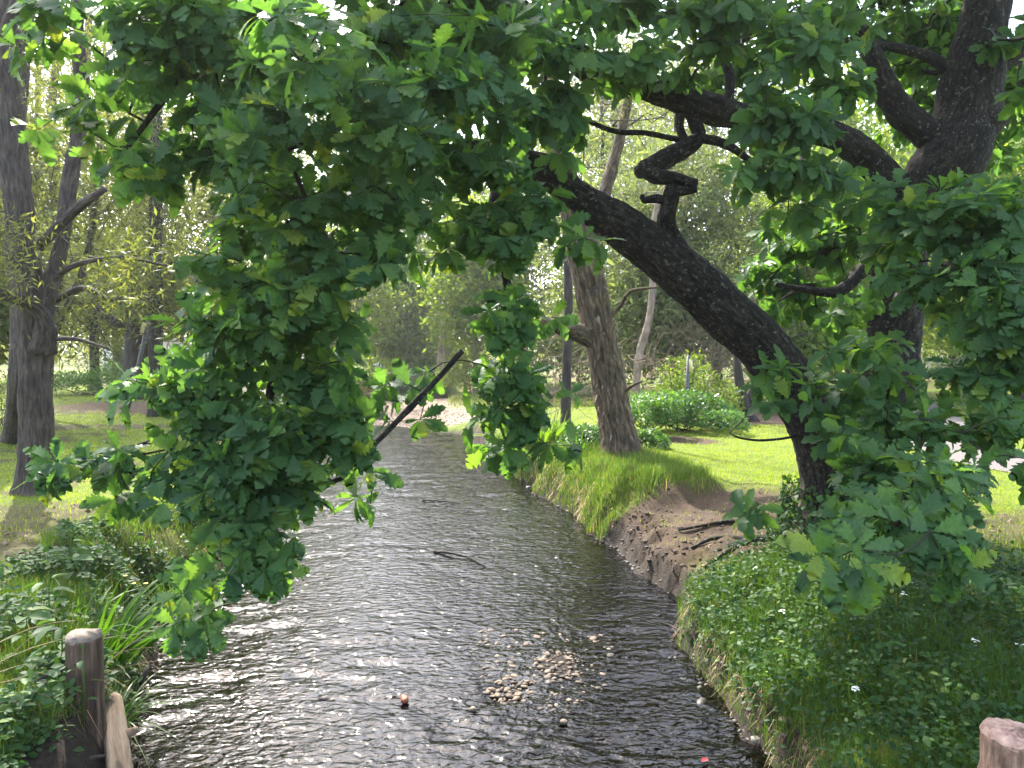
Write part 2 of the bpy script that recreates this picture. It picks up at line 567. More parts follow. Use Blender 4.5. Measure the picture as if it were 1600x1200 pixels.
def masks(x, y):
    xl, xr = edges(y)
    d = np.maximum(x - xr, xl - x)
    right = (x - xr) > (xl - x)
    k = n2(x, y, 1.3, 4, 41)
    k2 = n2(x, y, 0.5, 3, 43)
    e = ((x - 3.0) / 1.8) ** 2 + ((y - 10.3) / 1.65) ** 2
    dirt = sstep(1.35, 0.75, e + (k - 0.5) * 1.3)
    e2 = ((x - 4.6) / 2.2) ** 2 + ((y - 10.8) / 1.0) ** 2
    dirt = np.maximum(dirt, 0.8 * sstep(1.3, 0.6, e2 + (k - 0.5) * 1.6))
    e3 = ((x - 6.6) / 2.4) ** 2 + ((y - 8.9) / 1.1) ** 2
    dirt = np.maximum(dirt, 0.75 * sstep(1.3, 0.6, e3 + (k - 0.5) * 1.9))
    e4 = ((x - 3.9) / 0.9) ** 2 + ((y - 17.2) / 0.7) ** 2
    dirt = np.maximum(dirt, sstep(1.3, 0.7, e4 + (k - 0.5)))
    e5 = ((x - 7.2) / 2.6) ** 2 + ((y - 22.5) / 2.0) ** 2
    litter = sstep(1.3, 0.7, e5 + (k - 0.5))
    litter = np.maximum(litter, sstep(1.4, 0.7, ((x + 11.5) / 4.5) ** 2 + ((y - 27) / 3.0) ** 2 + (k - 0.5)))
    litter = np.maximum(litter, np.where(y > 30, 0.7 * sstep(0.45, 0.6, k2), 0))
    left_bare = np.where(~right & (y < 26), sstep(0.52, 0.64, k * 0.6 + k2 * 0.4) * sstep(0.2, 1.0, d), 0)
    left_bare = np.maximum(left_bare, np.where(~right, sstep(1.5, 0.5, ((x + 6.0) / 2.2) ** 2 + ((y - 8.6) / 1.5) ** 2 + (k - 0.5) * 2.0) * 0.9, 0))
    dirt = np.maximum(dirt, left_bare * 0.85)
    dirt = np.maximum(dirt, np.where(~right & (y < 5.0) & (d < .8), 1.0, 0))
    gravel = np.where(right, sstep(26.8, 27.6, y + (k - .5)) * (1 - sstep(41, 44, y)) * (1 - sstep(5.5, 7.5, d + (k - .5) * 2)), 0)
    wet = np.maximum(sstep(0.30, -0.02, d + (k - 0.5) * 0.25), np.where((x < 0) & (y < 5.2), .8, 0))  # wet margins and bed; lower left bank also darkened to paint in shade
    return np.clip(dirt, 0, 1), litter, gravel, wet, d, right


def axis(lo, hi, segs):
    out = [lo]
    for end, stp in segs:
        n = max(1, int(round((end - out[-1]) / stp)))
        out += list(np.linspace(out[-1], end, n + 1)[1:])
    return np.array(out)


gx = axis(-900, 900, [(-300, 200), (-80, 40), (-30, 5), (-14, 0.5), (-6, 0.18), (5.0, 0.075), (12, 0.18), (30, 0.6), (80, 5), (300, 40), (900, 200)])
gy = axis(-60, 1500, [(-10, 10), (2.5, 1.2), (13, 0.07), (20, 0.13), (34, 0.25), (60, 0.6), (140, 5), (400, 50), (1500, 250)])
XX, YY = np.meshgrid(gx, gy)
ZZ = G(XX, YY)
dm, lm_, gm_, wet_shade_m, dd_, _ = masks(XX.ravel(), YY.ravel())
dm = np.maximum(dm, sstep(.35, .15, dd_) * (YY.ravel() < 26))
nx, ny = len(gx), len(gy)
ii = (np.arange(ny - 1)[:, None] * nx + np.arange(nx - 1)[None]).ravel()
GQ = np.stack([ii, ii + 1, ii + nx + 1, ii + nx], 1)

mg, t, out = new_mat('ground')
def _attr(n):
    a = t.nodes.new("ShaderNodeAttribute"); a.attribute_name = n
    return a.outputs['Fac']
geo = t.nodes.new("ShaderNodeNewGeometry")
nA = N_(t, "ShaderNodeTexNoise", Scale=2.2, Detail=8.0, Roughness=0.65)
nB = N_(t, "ShaderNodeTexNoise", Scale=28.0, Detail=8.0, Roughness=0.7)
vG = N_(t, "ShaderNodeTexVoronoi", Scale=16.0)
for q in (nA, nB, vG):
    t.links.new(geo.outputs['Position'], q.inputs['Vector'])
lawn = ramp(t, [(0.3, (0.055, 0.08, 0.009)), (0.5, (0.09, 0.125, 0.011)), (0.72, (0.13, 0.15, 0.018))], nA.outputs['Fac'])
soil = ramp(t, [(0.25, (0.024, 0.015, 0.009)), (0.5, (0.055, 0.036, 0.022)), (0.75, (0.10, 0.068, 0.043))], nB.outputs['Fac'])
litc = ramp(t, [(0.25, (0.055, 0.032, 0.020)), (0.5, (0.11, 0.070, 0.045)), (0.75, (0.20, 0.14, 0.09))], nB.outputs['Fac'])
grav = ramp(t, [(0.0, (0.13, 0.095, 0.065)), (0.5, (0.22, 0.165, 0.12)), (1.0, (0.32, 0.25, 0.19))], vG.outputs['Color'])
wet_shade_c = ramp(t, [(0.3, (0.010, 0.008, 0.007)), (0.55, (0.028, 0.022, 0.017)), (0.75, (0.062, 0.044, 0.029))], nB.outputs['Fac'])
soilb = ramp(t, [(0.35, (0.7, 0.7, 0.7)), (0.65, (1.2, 1.2, 1.2))], nA.outputs['Fac'])
soil2 = mixc(t, 1.0, soil.outputs['Color'], soilb.outputs['Color'], 'MULTIPLY')
c = mixc(t, _attr('dirt'), lawn.outputs['Color'], soil2)
c = mixc(t, _attr('litter'), c, litc.outputs['Color'])
c = mixc(t, _attr('gravel'), c, grav.outputs['Color'])
c = mixc(t, _attr('wet'), c, wet_shade_c.outputs['Color'])  # wet ground, plus the shade painted on the lower left bank
p = N_(t, "ShaderNodeBsdfPrincipled", Roughness=0.9)
p.inputs['Specular IOR Level'].default_value = 0.2
t.links.new(c, p.inputs['Base Color'])
b = N_(t, "ShaderNodeBump", Strength=0.7, Distance=0.03)
t.links.new(nB.outputs['Fac'], b.inputs['Height'])
t.links.new(b.outputs[0], p.inputs['Normal'])
t.links.new(p.outputs[0], out.inputs['Surface'])
me = mk_mesh('ground', np.stack([XX, YY, ZZ], 2), GQ, None, mg, True, {'dirt': dm, 'litter': lm_, 'gravel': gm_, 'wet': wet_shade_m})  # wet also carries the painted shade of the lower left bank
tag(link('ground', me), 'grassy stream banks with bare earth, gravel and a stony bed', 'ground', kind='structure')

# path on the right
pp, _r = smooth_path(np.c_[PATH, np.full(len(PATH), 0.9)], np.ones(len(PATH)), 0.3)
tg = nrm(np.gradient(pp[:, :2], axis=0)); sd = np.stack([tg[:, 1], -tg[:, 0]], 1)
W = np.linspace(-1.0, 1.0, 9)
PV = pp[:, None, :2] + sd[:, None] * W[None, :, None]
PZ = G(PV[..., 0], PV[..., 1]) + 0.012 + 0.02 * (1 - np.abs(W)[None] ** 3)
PV = np.concatenate([PV, PZ[..., None]], 2)
k = len(W)
ii = (np.arange(len(pp) - 1)[:, None] * k + np.arange(k - 1)[None]).ravel()
M_PATH = plain_mat('path_surface', (0.075, 0.065, 0.06), (0.12, 0.104, 0.094), 14, 0.9, 0.3)
tag(link('path', mk_mesh('path', PV, np.stack([ii, ii + k, ii + k + 1, ii + 1], 1), None, M_PATH)), 'pale paved footpath curving past the lawn', 'path', kind='structure')

# stream water: rippled sheet
vv = [2.0]
while vv[-1] < 52:
    vv.append(vv[-1] + max(0.026, 0.0055 * vv[-1]))
vv = np.array(vv)
uu = np.linspace(0, 1, 145)
xl, xr = edges(vv)
WX = (xl - 0.35)[:, None] + (xr - xl + 0.7)[:, None] * uu[None]
WY = np.repeat(vv[:, None], len(uu), 1)
def ripple(x, y):
    # crests lie across the flow, current bends towards the camera
    f = 0
    wob = n2(x, y, 1.1, 2, 61)
    q = np.stack([(x * 2.3 + wob * 2.0).ravel(), (y * 4.6 + wob * 2.5).ravel(), np.zeros(x.size)], 1)
    a = vnoise(q, 62).reshape(x.shape)
    c_ = vnoise(q * 2.1 + 5, 63).reshape(x.shape)
    e_ = vnoise(q * 4.3 + 9, 64).reshape(x.shape)
    rdg = 1 - np.abs(2 * a - 1)
    return 0.55 * a + 0.25 * rdg + 0.30 * c_ + 0.10 * e_
ampl = 0.047 * (0.35 + 0.9 * sstep(0.3, 0.7, n2(WX, WY, 0.55, 3, 66)))
calm = np.exp(-(((WX - 0.9) / 1.1) ** 2 + ((WY - 10.3) / 1.6) ** 2)) * 0.65
ampl = ampl * (1 - calm) * np.interp(WY, [2, 12, 30], [1.0, 0.85, 0.7])
WZ = (ripple(WX, WY) - 0.6) * ampl
mw, t, out = new_mat('stream_water')
geo = t.nodes.new("ShaderNodeNewGeometry")
mp = t.nodes.new("ShaderNodeMapping")
mp.inputs['Scale'].default_value = (0.8, 1.25, 1)
t.links.new(geo.outputs['Position'], mp.inputs['Vector'])
n1 = N_(t, "ShaderNodeTexNoise", Scale=11.0, Detail=2.5, Roughness=0.5, Distortion=0.4)
t.links.new(mp.outputs[0], n1.inputs['Vector'])
b = N_(t, "ShaderNodeBump", Strength=1.0, Distance=0.022)
t.links.new(n1.outputs['Fac'], b.inputs['Height'])
fr = N_(t, "ShaderNodeFresnel", IOR=1.34)
t.links.new(b.outputs[0], fr.inputs['Normal'])
gl = N_(t, "ShaderNodeBsdfGlossy", Roughness=0.06)
t.links.new(b.outputs[0], gl.inputs['Normal'])
tr = t.nodes.new("ShaderNodeBsdfTransparent")
tr.inputs['Color'].default_value = (0.24, 0.22, 0.20, 1)
mx = t.nodes.new("ShaderNodeMixShader")
t.links.new(fr.outputs[0], mx.inputs[0])
t.links.new(tr.outputs[0], mx.inputs[1])
t.links.new(gl.outputs[0], mx.inputs[2])
t.links.new(mx.outputs[0], out.inputs['Surface'])
k = len(uu)
ii = (np.arange(len(vv) - 1)[:, None] * k + np.arange(k - 1)[None]).ravel()
tag(link('stream_water', mk_mesh('stream_water', np.stack([WX, WY, WZ], 2), np.stack([ii, ii + 1, ii + k + 1, ii + k], 1), None, mw)),
    'shallow rippling creek flowing between grassy banks', 'water', kind='structure')

# ------------------------------------------------------------------ leaf makers
def oak_template(hi=True):
    if hi:
        L = [(0.0, .016), (0.10, .10), (0.15, .075), (0.28, .20), (0.30, .13), (0.45, .30), (0.46, .185), (0.635, .345), (0.63, .215), (0.80, .28), (0.79, .17), (0.93, .15)]
    else:
        L = [(0.0, .016), (0.28, .19), (0.31, .12), (0.60, .33), (0.61, .22), (0.86, .22)]
    n = len(L)
    mid = np.array([[min(u, 0.97) if i else 0, 0] for i, (u, _) in enumerate(L)])
    mid[:, 0] = np.maximum.accumulate(mid[:, 0])
    lf = np.array([[u + 0.02, v] for u, v in L])
    rt = lf * [1, -1]
    uv = np.concatenate([mid, lf, rt, [[1.03, 0.0]], [[-0.16, 0.012]], [[-0.16, -0.012]]])
    Q, T = [], []
    for i in range(n - 1):
        Q.append((i, i + 1, n + i + 1, n + i))
        Q.append((i + 1, i, 2 * n + i, 2 * n + i + 1))
    tip = 3 * n
    T += [(n - 1, tip, 2 * n - 1), (tip, n - 1, 3 * n - 1)]
    Q.append((tip + 1, tip + 2, 2 * n, n))
    return uv, np.array(Q), np.array(T)


def ovate_template():
    uv = np.array([[0, 0], [.3, .22], [.3, -.22], [.7, .2], [.7, -.2], [1, 0], [.5, 0]])
    return uv, np.array([[0, 6, 1, 1], ])[:0], np.array([[0, 6, 1], [0, 2, 6], [6, 3, 1], [6, 2, 4], [6, 5, 3], [6, 4, 5]])


def leaves_geo(tmpl, O, D, Nn, S, curl, fold, width=1.0, wave=0.0):
    """leaf blades: origins O, directions D, face normals Nn, lengths S"""
    uv, Q, T = tmpl
    M, K = len(O), len(uv)
    D = nrm(D)
    Nn = nrm(Nn - D * (Nn * D).sum(1, keepdims=True))
    B = np.cross(Nn, D)
    u, v = uv[:, 0][None], (uv[:, 1] * 1.0)[None] * (width if np.ndim(width) == 0 else width[:, None])
    h = fold[:, None] * np.abs(v) - curl[:, None] * u * np.abs(u)
    if wave:
        h = h + wave * np.sin(u * 14 + np.arange(M)[:, None] * 1.7) * np.abs(v) * 2
    V = O[:, None] + S[:, None, None] * (u[..., None] * D[:, None] + v[..., None] * B[:, None] + h[..., None] * Nn[:, None])
    off = (np.arange(M) * K)[:, None, None]
    QQ = (Q[None] + off).reshape(-1, 4) if len(Q) else None
    TT = (T[None] + off).reshape(-1, 3) if len(T) else None
    return V.reshape(-1, 3), QQ, TT


def rand_dir(n):
    return nrm(RNG.normal(size=(n, 3)))


# ------------------------------------------------------------------ branching: join points to a skeleton
def grow(skel, skel_r, pts, seg=0.16, sag=0.05, rtip=0.0022, pipe=0.52, bias=None, jitter=0.18, rmax=None):
    """every point gets a curved twig to the nearest wood already there. returns (list of (path, radii)), parent directions"""
    nodes = [np.asarray(p, float) for p in skel]
    par = [-1] * len(nodes)
    cap = 60000
    A = np.empty((cap, 3))
    A[:len(nodes)] = nodes
    n = len(nodes)
    par = np.full(cap, -1)
    pts = np.asarray(pts, float)
    d0 = np.array([np.min(np.linalg.norm(A[:n] - q, axis=1)) for q in pts])
    order = np.argsort(d0)
    edges_, dirs = [], np.zeros((len(pts), 3))
    tipnode = np.zeros(len(pts), int)
    ns = n
    for oi in order:
        q = pts[oi]
        dv = A[:n] - q
        dd = np.linalg.norm(dv, axis=1)
        dd[:ns] *= 1.25
        j = int(np.argmin(dd))
        a = A[j]
        L = np.linalg.norm(q - a)
        m = max(1, int(L / seg))
        prev = j
        mid = RNG.normal(size=3) * jitter * L
        chain = [j]
        for s in range(1, m + 1):
            f = s / m
            pnt = a + (q - a) * f + mid * (4 * f * (1 - f)) * 0.35 + np.array([0, 0, sag * L * 4 * f * (1 - f)])
            A[n] = pnt
            par[n] = prev
            chain.append(n)
            prev = n
            n += 1
        edges_.append(chain)
        tipnode[oi] = prev
        pv = A[par[prev]]
        dirs[oi] = q - pv
    cnt = np.zeros(n)
    cnt[tipnode] += 1
    for i in range(n - 1, ns - 1, -1):
        if par[i] >= 0:
            cnt[par[i]] += cnt[i]
    rad = rtip * np.maximum(cnt, 1) ** pipe
    if rmax:
        rad = np.minimum(rad, rmax)
    out = []
    for ch in edges_:
        pth = A[ch]
        r = rad[ch].copy()
        r[0] = r[1]
        r[-1] = min(r[-1], rad[ch[-1]])
        out.append((pth, r))
    return out, nrm(dirs)


def twigs_part(name, paths, mat, parent, sides=4, minr=0.0):
    a = Acc()
    for pth, r in paths:
        if r.max() < minr:
            continue
        if len(pth) < 2:
            continue
        V, Q, T, bk, _ = tube(pth, r, sides, cap=False)
        a.add(V, Q, None, bk=bk)
    return link(name, a.mesh(name, mat), parent)


def sample_blob(c, rad, n):
    v = rand_dir(n) * (RNG.random((n, 1)) ** (1 / 2.4))
    return np.asarray(c) + v * np.asarray(rad)

# ------------------------------------------------------------------ the oak over the stream
def limb(pts, k=1.0):
    """(px, py, Y, half width in photo pixels) -> world points, radii"""
    w_ = np.array([P(a, b_, y_) for a, b_, y_, _ in pts])
    r_ = np.array([h * y_ / FPX for _, _, y_, h in pts]) * k
    return w_, r_


oz = float(G(OAK[0], OAK[1]))
oak = empty('oak_tree', (OAK[0], OAK[1], oz - 0.05), 'large leaning oak with dark limbs and lobed leaves arching over the creek', 'tree')

LIMBS = {
    'lean': [(1298, 868, 8.45, 66), (1296, 830, 8.45, 52), (1293, 770, 8.42, 44), (1280, 690, 8.35, 45), (1232, 597, 8.25, 47), (1172, 522, 8.1, 47), (1105, 462, 8.0, 47),
             (1042, 408, 7.9, 46), (985, 365, 7.8, 40), (930, 325, 7.65, 32), (880, 288, 7.5, 26), (828, 252, 7.3, 21), (765, 232, 7.0, 16), (700, 240, 6.7, 12), (630, 262, 6.4, 9)],
    'trunk': [(1330, 875, 8.62, 62), (1340, 800, 8.65, 50), (1356, 700, 8.72, 46), (1384, 600, 8.85, 48), (1400, 500, 8.95, 46), (1404, 420, 9.0, 46), (1425, 340, 9.0, 50),
              (1478, 258, 9.0, 62), (1508, 190, 9.0, 56), (1516, 130, 9.0, 54), (1532, 60, 9.0, 42), (1548, -20, 9.0, 38), (1570, -130, 9.0, 30), (1600, -260, 9.0, 20)],
    'upper': [(1420, 345, 9.0, 34), (1392, 285, 8.9, 27), (1325, 222, 8.7, 25), (1240, 195, 8.5, 24), (1150, 180, 8.3, 25), (1085, 162, 8.15, 27), (1000, 130, 7.9, 25),
              (930, 108, 7.7, 23), (880, 74, 7.5, 20), (828, 28, 7.3, 17), (760, -30, 7.0, 14), (660, -70, 6.6, 11), (540, -70, 6.1, 8)],
    'fork': [(1490, 235, 9.0, 34), (1432, 197, 8.95, 27), (1392, 152, 8.9, 23), (1370, 104, 8.8, 18), (1352, 60, 8.7, 14), (1320, -10, 8.4, 11), (1270, -90, 8.0, 8)],
    'right': [(1525, 120, 9.0, 28), (1572, 88, 9.0, 22), (1640, 50, 8.9, 18), (1720, 20, 8.6, 14), (1800, 40, 8.2, 9)],
    'thin': [(1500, 122, 9.0, 14), (1450, 88, 9.05, 10), (1385, 72, 9.1, 8), (1310, 60, 9.0, 5)],
    'snag': [(1066, 425, 7.95, 30), (1054, 385, 7.88, 21), (1042, 352, 7.82, 17), (1044, 328, 7.78, 15), (1050, 300, 7.75, 12), (1054, 286, 7.75, 9)],
    'snag_stub': [(1040, 306, 7.76, 10), (1060, 299, 7.72, 10), (1074, 297, 7.7, 8.5), (1088, 294, 7.68, 8)],
    'snag_prong': [(1048, 318, 7.78, 9), (1026, 310, 7.74, 8), (1006, 313, 7.7, 6), (1004, 304, 7.68, 4)],
    'snag_hook': [(1078, 160, 8.15, 15), (1086, 192, 8.14, 12), (1092, 213, 8.12, 13), (1074, 230, 8.08, 17), (1040, 248, 8.0, 18), (1012, 262, 7.9, 16), (998, 270, 7.84, 11)],
    'snag_end': [(1004, 258, 7.88, 12), (1020, 274, 7.8, 14), (1050, 279, 7.74, 13), (1072, 284, 7.7, 11), (1089, 287, 7.66, 9)],
    'snag_fork': [(1064, 170, 8.12, 9), (1062, 200, 8.1, 8), (1074, 226, 8.08, 8)],
    'sweep': [(1090, 215, 8.1, 9), (1130, 224, 8.0, 8), (1170, 250, 7.9, 6), (1215, 300, 7.8, 3)],
    'wire': [(1075, 222, 8.1, 5), (1010, 208, 8.0, 5), (960, 205, 7.9, 5), (905, 183, 7.8, 4)],
    'riser': [(1135, 178, 8.25, 10), (1140, 120, 8.2, 9), (1118, 60, 8.1, 8), (1105, 0, 8.0, 7), (1090, -60, 8.0, 5)],
    'riser_fork': [(1135, 72, 8.15, 7), (1175, 55, 8.2, 6), (1230, 40, 8.3, 4)],
    'curtain': [(640, 258, 6.4, 10), (560, 270, 5.9, 11), (500, 350, 5.6, 11), (455, 470, 5.45, 10), (425, 600, 5.4, 9), (405, 730, 5.4, 7), (392, 850, 5.4, 5)],
    'curtain_side': [(440, 520, 5.45, 8), (370, 590, 5.4, 8), (300, 660, 5.4, 6), (220, 695, 5.4, 4), (120, 712, 5.4, 3)],
    'top_left': [(540, -70, 6.1, 8), (440, -20, 5.6, 7), (340, 60, 5.4, 7), (260, 150, 5.4, 6), (200, 230, 5.4, 4)],
    'center': [(800, 240, 7.1, 12), (770, 330, 6.7, 10), (790, 430, 6.4, 8), (800, 540, 6.25, 6), (785, 640, 6.2, 4)],
    'broken_branch': [(722, 548, 5.6, 5), (690, 585, 5.55, 5), (655, 622, 5.5, 5.4), (640, 638, 5.5, 6.5), (630, 648, 5.5, 5.4), (605, 674, 5.45, 5.2), (575, 705, 5.4, 5.2), (552, 733, 5.36, 5), (520, 752, 5.36, 5), (465, 752, 5.38, 5.5), (408, 738, 5.4, 6)],
    'right_low': [(1370, 640, 8.6, 20), (1395, 690, 7.4, 13), (1415, 740, 6.0, 10), (1420, 790, 4.8, 7), (1400, 820, 4.2, 5)],
    'right_mid': [(1402, 480, 8.8, 22), (1450, 430, 7.6, 14), (1500, 420, 6.6, 11), (1560, 460, 6.0, 9), (1620, 520, 5.6, 6)],
    'twiglet': [(1262, 672, 8.25, 3), (1235, 683, 8.2, 2.6), (1190, 688, 8.15, 2.2), (1155, 684, 8.1, 1.6), (1140, 676, 8.1, 1)],
    'arm': [(1392, 400, 8.9, 20), (1350, 420, 8.9, 14), (1310, 455, 8.8, 11), (1255, 452, 8.7, 6), (1212, 444, 8.6, 4)],
}
SIDES = {'lean': 76, 'trunk': 72, 'upper': 52, 'fork': 44, 'right': 40, 'snag': 36, 'snag_hook': 30, 'snag_end': 30}
skel, OAKP = [], {}
for i, (nm, pts) in enumerate(LIMBS.items()):
    wp, wr_ = limb(pts, 0.82 if nm in SIDES else 0.85)
    big = nm in SIDES
    if nm in ('lean', 'trunk'):
        wp[0, 2] = oz - 0.15
        wp[1, 2] = max(wp[1, 2], oz + 0.12)
    pname = 'trunk' if nm == 'trunk' else ('limb' if big else 'branch')
    host = {'snag_stub': 'snag', 'snag_prong': 'snag', 'riser_fork': 'riser', 'curtain_side': 'curtain', 'snag_end': 'snag_hook'}.get(nm)
    o = OAKP[nm] = bark_part(pname, (wp, wr_), M_OAKBARK, OAKP[host] if host else oak, sides=SIDES.get(nm, 12), step=0.035 if big else 0.05,
                  amp=0.042 if big else 0.012, freq=15 if big else 20, lump=0.085 if big else 0.022, seed=i * 3 + 1,
                  flare=0.10 if nm in ('lean', 'trunk') else 0)
    if nm == 'broken_branch':
        tag(o, 'snapped dark bare branch hanging aslant over the water')
    if nm.startswith('snag') and nm == 'snag':
        tag(o, 'gnarled dead snag rising from the leaning limb')
    sp, sr = smooth_path(wp, wr_, 0.15)
    keep = sr < 0.19
    if nm != 'broken_branch' and not nm.startswith('snag'):
        skel += list(sp[keep])
# knob on the upper trunk
kp = P(1566, 180, 8.85)
bark_part('burl', (np.array([P(1520, 195, 8.95), P(1550, 185, 8.88), P(1572, 180, 8.85)]), np.array([0.30, 0.21, 0.10])), M_OAKBARK, OAKP['trunk'], sides=40, step=0.03, amp=0.03, freq=16, lump=0.1, seed=77)
# exposed roots at the bank
for i, pts in enumerate([[(1275, 850, 8.3), (1235, 862, 8.2), (1228, 885, 8.05), (1232, 900, 8.0)], [(1262, 848, 8.5), (1200, 862, 8.9), (1140, 872, 9.2)], [(1265, 840, 8.6), (1190, 840, 9.4), (1120, 852, 9.6), (1080, 880, 9.4)], [(1270, 835, 8.7), (1230, 815, 9.6), (1150, 820, 10.2), (1060, 850, 10.2)], [(1265, 845, 8.4), (1215, 880, 8.6), (1160, 890, 8.9), (1100, 900, 8.9)]]):
    wp = np.array([P(*q) for q in pts])
    wp[:, 2] = np.maximum(G(wp[:, 0], wp[:, 1]) + 0.02, 0.1)
    if i == 0:
        wp[1, 2] += 0.10; wp[2, 2] += 0.12
    bark_part('root', (wp, np.linspace(0.10, 0.05, len(wp)) if i < 2 else np.linspace(0.055, 0.015, len(wp))), M_OAKBARK, oak, sides=16, step=0.04, amp=0.012, freq=18, lump=0.04, seed=90 + i)

